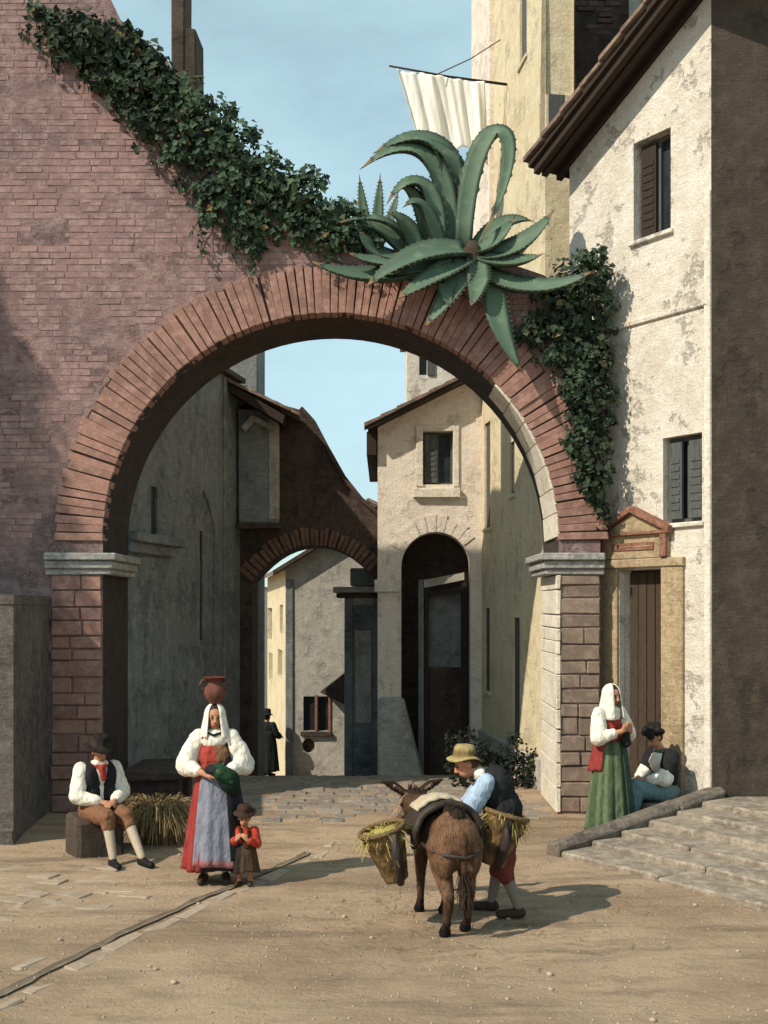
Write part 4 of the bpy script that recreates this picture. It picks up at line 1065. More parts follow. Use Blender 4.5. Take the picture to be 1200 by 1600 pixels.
def head(c, rot, s, hair, skin=SK, bun=False, longhair=False):
    c = Vector(c); V = lambda x, y, z: c + rot @ (Vector((x, y, z)) * s)
    e = lambda p, r, col, pri=0: E(V(*p), Vector(r) * s, col, rot, pri)
    pr = [e((0, .005, .025), (.075, .092, .088), skin), e((0, -.022, -.045), (.056, .062, .068), skin), C(V(0, -.09, .012), V(0, -.108, -.022), .010 * s, .016 * s, skin),
          e((0, -.098, -.03), (.019, .014, .012), skin), e((-.029, -.080, .012), (.010, .010, .0065), EYEC, .002), e((.029, -.080, .012), (.010, .010, .0065), EYEC, .002),
          e((0, -.083, -.062), (.024, .011, .010), LIP, .003), e((-.077, .01, -.002), (.012, .022, .032), skin), e((.077, .01, -.002), (.012, .022, .032), skin),
          e((-.03, -.080, .034), (.02, .008, .004), hair), e((.03, -.080, .034), (.02, .008, .004), hair),
          e((0, .028, .05), (.083, .092, .085), hair), e((0, .05, -.005), (.078, .065, .08), hair)]
    if bun: pr.append(e((0, .115, .03), (.045, .04, .045), hair))
    return pr
def hand(w, d, nrm, side, s, col=SK, curl=.5):
    w = Vector(w); d = Vector(d).normalized(); nrm = Vector(nrm); nrm = (nrm - d * nrm.dot(d)).normalized(); lat = d.cross(nrm) * side
    pr = [C(w, w + d * .03 * s, .026 * s, .03 * s, col)]
    for k in range(4):
        o = (k - 1.5) * .0215 * s; pr.append(C(w + d * .02 * s + lat * o * .7, w + d * .085 * s + lat * o, .016 * s, .0135 * s, col))
        L = (.066, .076, .072, .055)[k] * s; a = w + d * .088 * s + lat * o
        b = a + (d * math.cos(curl) + nrm * math.sin(curl)) * L * .55; c_ = b + (d * math.cos(curl * 2.2) + nrm * math.sin(curl * 2.2)) * L * .5
        pr += [C(a, b, .0092 * s, .0085 * s, col), C(b, c_, .0085 * s, .007 * s, col)]
    t0 = w + d * .03 * s - lat * .028 * s; t1 = t0 + (d * .75 - lat * .65 + nrm * .25).normalized() * .04 * s; t2 = t1 + (d * .9 - lat * .15 + nrm * .3).normalized() * .032 * s
    pr += [C(t0, t1, .013 * s, .0105 * s, col), C(t1, t2, .0105 * s, .008 * s, col)]
    return pr
def limb(a, b, c, r, col): return [C(a, b, r[0], r[1], col), C(b, c, r[1] * .97, r[2], col)]
def mirror(v): return Vector((-v[0], v[1], v[2]))
def loft(name, rings, mat, parent, cols=None, closed=True, thick=0.0):
    """rings: list of point lists; cols(i,k,n) gives a colour"""
    vs = []; fs = []; n = len(rings[0]); cc = []
    for i, rg_ in enumerate(rings):
        for k, p in enumerate(rg_): vs.append(tuple(p)); cc.append(cols(i / (len(rings) - 1), k / n) if cols else (1, 1, 1))
    for i in range(len(rings) - 1):
        for k in range(n if closed else n - 1): fs.append((i * n + k, i * n + (k + 1) % n, (i + 1) * n + (k + 1) % n, (i + 1) * n + k))
    me = bpy.data.meshes.new(name); me.from_pydata(vs, [], fs)
    at = me.color_attributes.new('col', 'FLOAT_COLOR', 'POINT'); at.data.foreach_set('color', [x for c in cc for x in (*c, 1)])
    me.polygons.foreach_set('use_smooth', [True] * len(fs)); me.materials.append(mat)
    o = link(name, me, parent, None, True)
    if thick: o.modifiers.new('thick', 'SOLIDIFY').thickness = thick
    return o
def skirt(name, parent, c0, c1, r0, r1, mat, cols, a0=0, a1=2 * math.pi, k=13, amp=.09, n=96, rows=22, out=0.0, seed=0, bell=.7, flat=.85):
    c0 = Vector(c0); c1 = Vector(c1); rings = []; full = abs(a1 - a0 - 2 * math.pi) < 1e-3
    for i in range(rows + 1):
        t = i / rows; c = c0.lerp(c1, t); r = r0 + (r1 - r0) * t ** bell; ring = []
        for q in range(n):
            a = a0 + (a1 - a0) * q / (n if full else n - 1)
            f = 1 + amp * t ** .8 * (math.sin(k * a + 1.2 * math.sin(2 * a + seed) + seed) * .65 + .35 * math.sin((k * 1.7) * a + 2 * seed + t))
            rr = r * f + out
            ring.append((c.x + rr * math.sin(a), c.y - rr * flat * math.cos(a), c.z + .012 * t * math.sin(3 * a + seed)))
        rings.append(ring)
    return loft(name, rings, mat, parent, cols, full, .008)
def hat(name, parent, c, rot, crown, brim, ht, col, s=1.0, droop=.02, band=None, low=.0):
    c = Vector(c); rings = []
    prof = [(brim, -droop), (brim * .99, -droop + .008), ((brim + crown) / 2, .0), (crown * 1.02, .012), (crown * 1.0, .03), (crown * .97, .045), (crown * .92, ht * .7), (crown * .75, ht * .95), (crown * .4, ht), (.001, ht * .97)]
    n = 40
    for r, h in prof:
        ring = []
        for q in range(n):
            a = 2 * math.pi * q / n; hh = h + (.012 * math.sin(2 * a + 1) + .008 * math.sin(3 * a)) * (1 if r > crown * 1.1 else 0)
            ring.append(c + rot @ (Vector((r * math.cos(a), r * 1.08 * math.sin(a), hh)) * s))
        rings.append(ring)
    o = loft(name, rings, M_fab, parent, lambda i, k: (band if band and .3 < i < .6 else col), True, .008)
    return o

# --- woman with a jug on her head
S = 1.0
pw = thing('person', 'standing woman in white kerchief, red bodice and blue apron balancing a jug', 'person', (-1.52, 10.35, relief(-1.52, 10.35)), R(4))
WH = (.80, .74, .63); RED = (.36, .055, .042); BLK = (.022, .022, .024); BLU = (.22, .225, .28); GRN = (.02, .055, .03); BRN = (.20, .10, .055)
def legs(hipz, hx, kneey, s, col, shoe, foot_y=-.09, spread=.0):
    pr = []
    for sd in (-1, 1):
        pr += limb((sd * hx, 0, hipz), (sd * (hx + spread * .5), kneey, hipz * .53), (sd * (hx + spread), .015, .085), (.078 * s, .056 * s, .036 * s), col)
        pr += [C((sd * (hx + spread), .02, .045), (sd * (hx + spread) * 1.25, foot_y - .04, .03), .042 * s, .03 * s, shoe), C((sd * (hx + spread) * 1.1, -.03, .05), (sd * (hx + spread) * 1.22, foot_y, .036), .04 * s, .034 * s, shoe)]
    return pr
hd = Vector((0, -.01, 1.475))
body = head(hd, rotm(R(8), R(6)), .92, (.035, .02, .012))
body += [C((0, .01, 1.28), (0, 0, 1.42), .052, .047, SK), E((0, .01, 1.2), (.15, .095, .14), SK), E((0, .01, 1.0), (.12, .09, .16), SK), E((0, .01, .86), (.155, .11, .13), SK)]
arms = {}
for sd in (-1, 1):
    sh = Vector((sd * .165, .01, 1.30)); el = Vector((sd * .255, .0, 1.045)); wr = Vector((sd * .085, -.19, 1.0)); arms[sd] = (sh, el, wr)
    body += limb(sh, el, wr, (.05, .042, .028), SK) + hand(wr, Vector((-sd * .9, -.35, -.05)), (0, .7, -.6), sd, .92, SK, .45)
body += legs(.84, .085, -.03, 1, (.6, .55, .45), (.05, .03, .02), -.1, .01)
blob('body', body, .0065, M_skin, pw)
pr = []
for sd in (-1, 1):
    sh, el, wr = arms[sd]; mid = sh.lerp(el, .55)
    pr += [C(sh + Vector((-sd * .02, 0, 0)), mid, .068, .088, WH), C(mid, el, .088, .092, WH), C(el, el.lerp(wr, .45), .088, .062, WH), C(el.lerp(wr, .45), el.lerp(wr, .62), .05, .045, WH)]
    for q in range(6): pr.append(E(mid.lerp(el, random.uniform(-.4, 1.1)) + Vector((random.uniform(-.05, .05), random.uniform(-.06, .04), random.uniform(-.04, .04))), (.05, .05, .045), WH))
pr += [E((0, .01, 1.27), (.155, .105, .09), WH), E((0, .0, 1.33), (.10, .085, .05), WH)]
blob('blouse', pr, .012, M_fab, pw, 3)
blob('bodice', [E((0, .0, 1.14), (.148, .112, .14), RED), E((0, 0, 1.03), (.13, .105, .1), RED), E((.05, -.085, 1.15), (.07, .03, .08), BRN), C((-.11, -.03, 1.12), (-.09, -.05, 1.3), .025, .022, RED), C((.11, -.03, 1.12), (.09, -.05, 1.3), .025, .022, BLK), E((.11, -.02, 1.08), (.04, .085, .1), BLK)], .012, M_fab, pw, 3)
skirt('skirt', pw, (0, 0, 1.0), (0, .01, .13), .135, .27, M_fab, lambda t, k: ((.28, .04, .035) if .7 < k < .93 else (.03, .026, .026)), k=12, seed=1, amp=.10)
skirt('apron', pw, (0, 0, .99), (0, .0, .17), .14, .268, M_fab, lambda t, k: (BLU if t < .93 else (.3, .12, .12)), R(-38), R(42), k=9, amp=.08, n=40, out=.02, seed=2)
skirt('overskirt', pw, (.01, 0, .99), (.01, .0, .24), .142, .27, M_fab, lambda t, k: (.028, .03, .036), R(28), R(100), k=11, amp=.07, n=40, out=.028, seed=3)
blob('green_bundle', [E((.08, -.2, 1.0), (.12, .07, .07), GRN, rotm(0, 0, R(28))), E((.14, -.17, .93), (.09, .07, .1), (.015, .03, .022)), E((.02, -.2, 1.03), (.1, .06, .05), BLK), E((.17, -.13, .86), (.06, .06, .08), BLK), C((.05, -.262, 1.03), (.16, -.235, .93), .012, .012, (.06, .13, .05))], .009, M_fab, pw, 3)
blob('necklace', [C((-.06, -.07, 1.345), (.0, -.1, 1.325), .011, .012, BLK), C((0, -.1, 1.325), (.06, -.07, 1.345), .012, .011, BLK)], .005, M_fab, pw, 1)
# kerchief: folded linen over the head, open at the face
rings = []
for i in range(15):
    t = i / 14; ring = []
    for q in range(41):
        a = R(-148) + R(296) * q / 40                      # open towards the face
        if t < .5:
            u = t / .5; rr = math.sin(u * math.pi / 2); p = Vector((.098 * rr * math.sin(a), .102 * rr * math.cos(a) + .015, .115 * math.cos(u * math.pi / 2) + .02))
        else:
            u = (t - .5) / .5; fl = .012 * math.sin(a * 6) * u
            p = Vector(((.098 + .035 * u + fl) * math.sin(a), (.102 + .03 * u + fl) * math.cos(a) + .015, .02 - .2 * u))
        ring.append(hd + p)
    rings.append(ring)
loft('kerchief', rings, M_fab, pw, lambda i, k: WH, False, .01)
jug = thing('water_jug', 'terracotta water jug balanced on the standing woman in blue apron', 'jug', (-1.52, 10.355, 1.603), R(10)); jug.scale = (.88, .88, .92); WM[jug.name] = WM[jug.name] @ Matrix.Diagonal((.88, .88, .92, 1))
prof = [(.055, 0), (.065, .012), (.10, .06), (.112, .11), (.10, .155), (.07, .185), (.062, .205), (.085, .235), (.115, .25), (.118, .258), (.10, .256), (.055, .21), (.03, .2)]
TC = (.15, .062, .045)
loft('vessel', [[(r * math.cos(2 * math.pi * q / 40) * (1 + .015 * math.sin(3 * q)), r * math.sin(2 * math.pi * q / 40), h) for q in range(40)] for r, h in prof], M_fab, jug, lambda i, k: TC if i < .55 else (.14, .04, .03))
for sd in (-1, 1):
    bm = bmesh.new(); tube(bm, [(sd * .07, 0, .215), (sd * .125, 0, .23), (sd * .15, 0, .19), (sd * .135, 0, .15), (sd * .1, 0, .13)], .012, 8)
    obj('handle', bm, simple('terracotta', (.14, .058, .042), None, 25, .7, .2), jug, None, True, True)

# --- small child beside her
pc = thing('person', 'small child in red top and dark hat close to the woman with the jug', 'person', (-1.235, 10.22, relief(-1.2, 10.2)), R(-8))
k_ = .46
hd = Vector((0, -.01, .60)); hb = head(hd, rotm(R(10), R(8)), .68, (.05, .03, .02))
hb += [C((0, 0, .5), (0, 0, .57), .03, .028, SK), E((0, 0, .44), (.075, .055, .075), SK), E((0, 0, .34), (.07, .055, .08), SK)]
for sd in (-1, 1):
    sh = Vector((sd * .085, 0, .485)); el = Vector((sd * .125, -.02, .375)); wr = Vector((sd * .05, -.1, .42))
    hb += limb(sh, el, wr, (.028, .024, .017), SK) + hand(wr, (-sd * .5, -.3, .7), (0, .8, -.2), sd, .5, SK)
    hb += limb((sd * .045, 0, .3), (sd * .05, -.02, .17), (sd * .05, .0, .045), (.045, .034, .024), SKD) + [C((sd * .05, .005, .028), (sd * .062, -.07, .02), .025, .02, (.06, .035, .02))]
blob('body', hb, .006, M_skin, pc)
pr = [E((0, 0, .44), (.088, .068, .08), (.45, .06, .035))]
for sd in (-1, 1):
    sh = Vector((sd * .082, 0, .485)); el = Vector((sd * .125, -.02, .375)); wr = Vector((sd * .05, -.1, .42)); pr += limb(sh, el, el.lerp(wr, .7), (.04, .036, .028), (.45, .06, .035))
blob('shirt', pr, .008, M_fab, pc, 2)
blob('scarf', [C((-.03, -.06, .52), (.03, -.075, .36), .017, .02, (.07, .03, .02)), C((.05, -.05, .5), (.05, -.07, .36), .015, .018, (.04, .02, .015))], .006, M_fab, pc, 2)
skirt('skirt', pc, (0, 0, .38), (0, 0, .13), .075, .125, M_fab, lambda t, k: (.03, .022, .018) if k > .5 else (.075, .05, .03), k=9, amp=.08, n=60, rows=12)
hat('hat', pc, hd + Vector((0, .0, .055)), rotm(0, R(8)), .066, .10, .07, (.05, .028, .02), 1.0, .015)

# --- seated man, left
pm = thing('person', 'seated man in black hat and red neckerchief resting against the left pier', 'person', (-2.86, 11.5, 0), R(38))
hipz = .45
hd = Vector((.0, -.06, 1.03)); RB = rotm(R(6), R(16))
hb = head(hd, RB, .92, (.03, .02, .015))
hb += [C((0, 0, .86), (0, -.04, .97), .055, .05, SK), E((0, .0, .78), (.16, .105, .14), SK), E((0, .02, .6), (.135, .1, .16), SK), E((0, .02, .47), (.16, .13, .1), SK)]
AM = {}
for sd in (-1, 1):
    sh = Vector((sd * .18, 0, .86)); el = Vector((sd * .235, -.06, .61)); wr = Vector((sd * .06, -.26, .555)); AM[sd] = (sh, el, wr)
    hb += limb(sh, el, wr, (.052, .042, .028), SK) + hand(wr, (-sd * .75, -.5, -.05), (0, .3, -.9), sd, .95, SK, .5)
LG = {}
for sd, kn, an in ((-1, (-.11, -.46, .44), (-.12, -.62, .08)), (1, (.10, -.45, .43), (.10, -.78, .09))):
    kn = Vector(kn); an = Vector(an); LG[sd] = (Vector((sd * .09, 0, hipz)), kn, an)
    hb += limb(LG[sd][0], kn, an, (.085, .06, .037), (.42, .34, .25)) + [C(an + Vector((0, .02, -.04)), an + Vector((sd * .02, -.16, -.05)), .042, .034, DK, .01)]
blob('body', hb, .007, M_skin, pm)
pr = [E((0, 0, .8), (.172, .118, .14), WH), E((0, .01, .62), (.15, .115, .16), WH)]
for sd in (-1, 1):
    sh, el, wr = AM[sd]; pr += [C(sh, el, .068, .074, WH), C(el, el.lerp(wr, .75), .072, .05, WH)]
    for q in range(4): pr.append(E(sh.lerp(el, random.uniform(.3, 1)) + Vector((random.uniform(-.03, .03), random.uniform(-.04, .02), 0)), (.045, .045, .05), WH))
blob('shirt', pr, .011, M_fab, pm, 3)
blob('waistcoat', [E((-.085, .0, .77), (.105, .128, .16), BLK), E((.085, .0, .77), (.105, .128, .16), BLK), E((0, .04, .72), (.16, .1, .2), BLK), E((-.075, -.01, .62), (.095, .12, .12), BLK), E((.075, -.01, .62), (.095, .12, .12), BLK)], .011, M_fab, pm, 3)
blob('neckerchief', [C((-.06, -.05, .905), (0, -.1, .875), .028, .03, RED), C((.06, -.05, .905), (0, -.1, .875), .028, .03, RED), C((0, -.11, .87), (.01, -.125, .77), .04, .018, RED), E((0, -.03, .925), (.075, .07, .025), WH)], .008, M_fab, pm, 2)
pr = []
for sd in (-1, 1):
    h_, kn, an = LG[sd]; pr += [C(h_, kn, .105, .078, BRN), C(kn, kn.lerp(an, .22), .074, .058, BRN)]
pr += [E((0, .02, .48), (.175, .14, .09), BRN)]
blob('breeches', pr, .011, M_fab, pm, 3)
hat('hat', pm, hd + RB @ Vector((0, .01, .065)), RB, .088, .165, .115, (.02, .016, .014), 1.0, .02, (.04, .03, .025))
seat = thing('stone_block', 'rough dark stone block under the seated man', 'stone block', (-2.86, 11.5, 0), R(30))
bm = bmesh.new(); box(bm, -.23, .23, -.17, .3, -.05, .385, None, .02, .035); obj('block', bm, M_brown, seat, None, True)

# straw basket and bench by the pier
def basket(name, label, cat, M, r0, r1, h, rows, col, colb, flat=1.0, group=None):
    o = link(name, None, None, M); tag(o, label, cat, group)
    rings = []; n = 56
    for i in range(rows * 3 + 1):
        t = i / (rows * 3); ring = []
        for q in range(n):
            a = 2 * math.pi * q / n; row = i // 3
            r = (r1 + (r0 - r1) * t) * (1 + .018 * math.sin(n / 4 * a + math.pi * (row % 2)) + .02 * math.sin(math.pi * (i % 3) / 3))
            ring.append((r * math.cos(a), r * flat * math.sin(a), h * t))
        rings.append(ring)
    loft('weave', rings, M_fab, o, lambda t, k: tuple(col[j] + (colb[j] - col[j]) * (.5 + .5 * math.sin(t * 17 + 3 * math.sin(k * 12))) for j in range(3)), True, .012)
    bm = bmesh.new(); rim = [(r0 * 1.0 * math.cos(2 * math.pi * q / 32), r0 * flat * math.sin(2 * math.pi * q / 32), h) for q in range(33)]
    tube(bm, rim, .02, 8, False); obj('rim', bm, simple('wicker', (.19, .12, .05), (.08, .05, .025), 40, .85, .4), o, None, True, True)
    bm = bmesh.new(); bmesh.ops.create_circle(bm, cap_ends=True, radius=r1, segments=24); obj('base', bm, M_woodd, o, Matrix.Diagonal((1, flat, 1, 1)), True)
    return o
def straw(parent, n, r, h0, h1, mat, L=.3, sd=3, droop=.6, local=True):
    rg = random.Random(sd); vs = []; fs = []
    for k in range(n):
        a = rg.uniform(0, 6.283); rr = r * rg.random() ** .5; p = Vector((rr * math.cos(a), rr * math.sin(a), rg.uniform(h0, h1)))
        d = Vector((math.cos(a) * rg.uniform(.2, 1.2), math.sin(a) * rg.uniform(.2, 1.2), rg.uniform(-.2, .9))).normalized(); ll = L * rg.uniform(.5, 1.2)
        s = d.cross(Vector((rg.uniform(-1, 1), rg.uniform(-1, 1), rg.uniform(-1, 1)))).normalized() * rg.uniform(.003, .007); i = len(vs)
        for q in range(4):
            t = q / 3; c = p + d * ll * t + Vector((0, 0, -droop * ll * t * t)); vs += [tuple(c - s * (1 - .5 * t)), tuple(c + s * (1 - .5 * t))]
        for q in range(3): fs.append((i + 2 * q, i + 2 * q + 1, i + 2 * q + 3, i + 2 * q + 2))
    me = bpy.data.meshes.new('straw'); me.from_pydata(vs, [], fs); me.materials.append(mat); o = link('straw', me, parent, None, True); return tag(o, kind='stuff')
M_straw = simple('straw', (.25, .175, .085), (.15, .10, .045), 9, .8, 0); M_hay = simple('yellow_fodder', (.40, .33, .09), (.22, .18, .05), 8, .8, 0)
sb = basket('straw_basket', 'basket heaped with golden straw beside the seated man', 'basket', Matrix.Translation((-2.36, 12.05, .0)), .3, .22, .3, 7, (.13, .075, .035), (.07, .04, .02))
straw(sb, 1500, .26, .24, .46, M_straw, .26, 4, .9)
bm = bmesh.new(); ball(bm, Matrix.Translation((0, 0, .3)) @ Matrix.Diagonal((.22, .22, .12, 1)), 24, 12); obj('heap', bm, M_straw, sb, None, True, True)
bh = thing('stone_bench', 'dark low stone bench against the wall inside the arch, left', 'bench', (-2.75, 15.0, 0))
boxo('seat', -3.18, -2.42, 13.95, 15.2, .36, .48, M_umber, bh, None, .012, .02); boxo('leg', -3.1, -2.5, 14.05, 14.3, -.05, .357, M_umber, bh, None, .01, .02); boxo('leg', -3.1, -2.5, 14.8, 15.05, -.05, .357, M_umber, bh, None, .01, .02)

# --- donkey seen from behind
dk = thing('donkey', 'brown pack donkey seen from behind in the sunlit street', 'donkey', (.56, 8.62, relief(.56, 8.6)), R(14))
# local: walks along +y, rump at y=0
CB = (.165, .092, .054); CD = (.035, .022, .016); CL = (.26, .18, .125); CX = (.085, .048, .029)
pr = [E((0, .12, .70), (.185, .21, .225), CB), E((0, .02, .74), (.165, .14, .17), CB), E((0, .40, .69), (.195, .28, .215), CX), E((0, .66, .70), (.165, .18, .20), CX), E((0, .74, .78), (.09, .14, .13), CX),
      C((0, .0, .905), (0, .7, .9), .05, .06, CD), E((-.10, .06, .62), (.095, .15, .2), CB), E((.10, .06, .62), (.095, .15, .2), CB)]
for sd, y0, dy, hx in ((-1, .04, -.02, .095), (1, .04, .07, .105)):      # hind legs: thigh, gaskin, hock, shank, pastern, hoof
    K = Vector((sd * hx, y0 + .09, .50)); H = Vector((sd * hx * .95, y0 - .055 + dy, .30)); F = Vector((sd * hx * .95, y0 - .01 + dy, .11)); T = Vector((sd * hx * .95, y0 + .03 + dy, .05))
    pr += [C((sd * .1, y0 + .06, .66), K, .125, .085, CB), C(K, H, .08, .045, CB), C(H, F, .042, .03, CX), C(F, T, .034, .036, CD), C(T, T + Vector((0, .015, -.03)), .042, .048, DK)]
    pr += [C(H + Vector((0, -.02, .01)), H + Vector((0, .01, -.02)), .036, .034, CX)]
for sd, y0, dy in ((-1, .68, .06), (1, .68, -.04)):                      # fore legs: forearm, wrist, cannon, hoof
    A = Vector((sd * .095, y0, .58)); K = Vector((sd * .09, y0 + .02 + dy * .5, .34)); F = Vector((sd * .088, y0 + dy, .11)); T = Vector((sd * .088, y0 + .03 + dy, .05))
    pr += [C(A, K, .075, .042, CX), C(K, F, .04, .028, CX), E(K, (.044, .046, .05), CX), C(F, T, .032, .035, CD), C(T, T + Vector((0, .015, -.03)), .04, .046, DK)]
nk = Vector((-.03, .80, .82)); pl_ = Vector((-.10, 1.04, .84)); mz = Vector((-.27, 1.12, .62))
pr += [C(nk, pl_, .125, .088, CX), C(nk + Vector((0, 0, .1)), pl_ + Vector((0, 0, .09)), .03, .03, CD), C(pl_, pl_.lerp(mz, .55), .092, .068, CL), C(pl_.lerp(mz, .5), mz, .066, .052, CL), E(mz + Vector((-.015, .005, -.015)), (.055, .055, .05), (.42, .36, .28)), E(mz + Vector((-.055, -.02, .0)), (.012, .012, .01), DK, None, .006)]
pr += [E(pl_ + Vector((-.085, -.075, .0)), (.018, .016, .016), DK, None, .008), E(pl_ + Vector((-.02, .085, .02)), (.016, .016, .016), DK, None, .006)]
for sd in (-1, 1):
    e0 = pl_ + Vector((sd * .05 + .02, .01, .075)); e1 = e0 + Vector((sd * .11, -.02, .075)); e2 = e0 + Vector((sd * .21, -.04, .115))
    pr += [C(e0, e1, .028, .038, CD, .004), C(e1, e2, .038, .010, CD, .004), C(e0 + Vector((0, -.022, .006)), e1 + Vector((0, -.028, .004)), .012, .018, CL), ]
pr += [C((0, -.075, .80), (0, -.125, .72), .035, .03, CX), C((0, -.125, .72), (.0, -.13, .5), .028, .02, CX), C((0, -.13, .5), (.01, -.12, .36), .024, .036, CD), C((.01, -.12, .36), (.01, -.115, .22), .036, .012, CD)]
blob('body', pr, .009, M_fur, dk, 4)
# mane
bm = bmesh.new()
for k in range(26):
    t = k / 25; p = (nk + Vector((.0, 0, .11))).lerp(pl_ + Vector((0, 0, .1)), t); tube(bm, [p, p + Vector((random.uniform(-.02, .02), -.02, .045 + random.uniform(0, .02)))], [.013, .003], 5)
obj('mane', bm, simple('mane_hair', CD, None, 30, 1, .2), dk, None, True)
M_lea = simple('dark_leather', (.028, .02, .016), (.05, .035, .028), 25, .6, .3)
def hairs(name, pts, n, L, rad, spread, parent, mat):
    vs = []; fs = []
    for k in range(n):
        t = random.random() * (len(pts) - 1); i = min(int(t), len(pts) - 2); p, d = pts[i], pts[i + 1]; c = Vector(p[0]).lerp(Vector(d[0]), t - i); dr = Vector(p[1]).lerp(Vector(d[1]), t - i)
        c = c + Vector((random.gauss(0, spread), random.gauss(0, spread), random.gauss(0, spread))); dr = (dr + Vector((random.gauss(0, .22), random.gauss(0, .22), random.gauss(0, .22)))).normalized()
        s = dr.cross(Vector((random.gauss(0, 1), random.gauss(0, 1), random.gauss(0, 1)))).normalized() * rad; e = c + dr * L * random.uniform(.5, 1.2); j = len(vs)
        vs += [tuple(c - s), tuple(c + s), tuple(c.lerp(e, .6) + s * .8), tuple(e), tuple(c.lerp(e, .6) - s * .8)]; fs.append((j, j + 1, j + 2, j + 3, j + 4))
    me = bpy.data.meshes.new(name); me.from_pydata(vs, [], fs); me.materials.append(mat); return tag(link(name, me, parent, None, True), kind='stuff')
hairs('tail_tuft', [((0, -.13, .5), (0, 0, -1)), ((.01, -.12, .34), (0, 0, -1))], 320, .15, .003, .02, dk, simple('tail_hair', CD, (.07, .045, .03), 30, 1, .1))
hairs('back_hair', [((0, .0, .93), (0, -.6, .5)), ((0, .25, .94), (0, -.6, .5))], 200, .04, .003, .02, dk, simple('back_hair', CD, None, 30, 1, .1))
fv = []                                              # short coat on rump and thighs
bmesh_src = [o for o in dk.children if o.name.startswith('body')][0].data
idx = [i for i in range(len(bmesh_src.vertices)) if bmesh_src.vertices[i].co.z > .2]
ca = bmesh_src.color_attributes['col'].data
vs = []; fs = []; cc = []
for k in range(16000):
    v = bmesh_src.vertices[random.choice(idx)]; nrm = v.normal; c = v.co + Vector((random.gauss(0, .004), random.gauss(0, .004), random.gauss(0, .004)))
    dr = (Vector((0, -.15, -1)) - nrm * nrm.dot(Vector((0, -.15, -1)))); dr = (dr.normalized() if dr.length > .1 else Vector((0, -1, 0))) + nrm * .28 + Vector((random.gauss(0, .2), random.gauss(0, .2), random.gauss(0, .2)))
    dr.normalize(); s = dr.cross(nrm).normalized() * .0022; e = c + dr * random.uniform(.012, .03); j = len(vs); vs += [tuple(c - s), tuple(c + s), tuple(e)]; fs.append((j, j + 1, j + 2))
    q = random.uniform(.55, 1.7); q2 = ca[v.index].color; cc += [q2[0] * q, q2[1] * q, q2[2] * q, 1] * 3
me = bpy.data.meshes.new('coat_hair'); me.from_pydata(vs, [], fs); at = me.color_attributes.new('col', 'FLOAT_COLOR', 'POINT'); at.data.foreach_set('color', cc); me.materials.append(M_fur)
tag(link('coat_hair', me, dk, None, True), kind='stuff')
hn = thing('pack_harness', 'dark padded pack harness laid over the back of the donkey', 'harness', (.56, 8.62, 0), R(14))
def arch_band(y, r, w_, z0, a0, a1, n=26, th=.02):
    bm = bmesh.new(); rows = []
    for i in range(n + 1):
        a = a0 + (a1 - a0) * i / n; x = (r + .03) * math.sin(a); zc = z0 + (r + .02) * math.cos(a)
        o_ = Vector((math.sin(a), 0, math.cos(a)))
        rows.append([bm.verts.new(Vector((x, y + s * w_ + .012 * math.sin(i * 1.1), zc)) + o_ * h) for s, h in ((-.5, 0), (-.42, th), (.0, th * 1.35), (.42, th), (.5, 0), (0, -.01))])
    for i in range(n):
        for k in range(6): bm.faces.new((rows[i][k], rows[i][(k + 1) % 6], rows[i + 1][(k + 1) % 6], rows[i + 1][k]))
    bm.faces.new(rows[0][::-1]); bm.faces.new(rows[-1]); bmesh.ops.recalc_face_normals(bm, faces=bm.faces[:]); return bm
obj('saddle_pad', arch_band(.46, .215, .40, .70, R(-92), R(92)), M_lea, hn, None, True, True)
obj('pad_roll', arch_band(.27, .225, .075, .69, R(-105), R(105), th=.035), M_lea, hn, None, True, True)
M_fleece = simple('fleece', (.5, .42, .3), (.3, .24, .17), 30, 1, .6)
obj('fleece', arch_band(.50, .24, .24, .71, R(-50), R(45), th=.02), M_fleece, hn, None, True, True)
bm = bmesh.new(); tube(bm, [(-.215, .27, .66), (-.20, .05, .64), (-.13, -.085, .63), (0, -.165, .62), (.13, -.085, .63), (.20, .05, .64), (.215, .27, .66)], .014, 8); obj('breeching_strap', bm, M_lea, hn, None, True, True)
bm = bmesh.new(); tube(bm, [(.0, .25, .945), (.0, .1, .945), (0, -.02, .90)], .012, 8); obj('crupper', bm, M_lea, hn, None, True, True)
WMd = WM[hn.name]
for nm, lab, x, y, z, tilt, h in (('pannier', 'wicker pannier on the left flank of the donkey', -.385, .36, .37, .3, .41), ('pannier', 'wicker pannier on the right flank of the donkey, nearest the driver', .39, .36, .44, -.28, .41)):
    bk = basket(nm, lab, 'basket', WMd @ Matrix.Translation((x, y, z)) @ Matrix.Rotation(-tilt, 4, 'Y'), .175, .09, h, 9, (.2, .125, .055), (.1, .06, .028), 1.05, 'panniers on the donkey')
    straw(bk, 260, .15, h - .08, h + .0, M_hay, .13, 8 + int(x > 0), .7)
    bm = bmesh.new(); ball(bm, Matrix.Translation((0, 0, h - .05)) @ Matrix.Diagonal((.145, .15, .05, 1)), 20, 8); obj('fodder', bm, M_hay, bk, None, True, True)
    bm = bmesh.new(); sg = 1 if x > 0 else -1
    tube(bm, [(-sg * .03, -.17, h * .95), (-sg * .02, -.20, h * .55), (-sg * .01, -.16, h * .2), (-sg * .0, -.10, -.01)], [.04, .045, .04, .03], 8); obj('strap', bm, M_lea, bk, None, True, True)

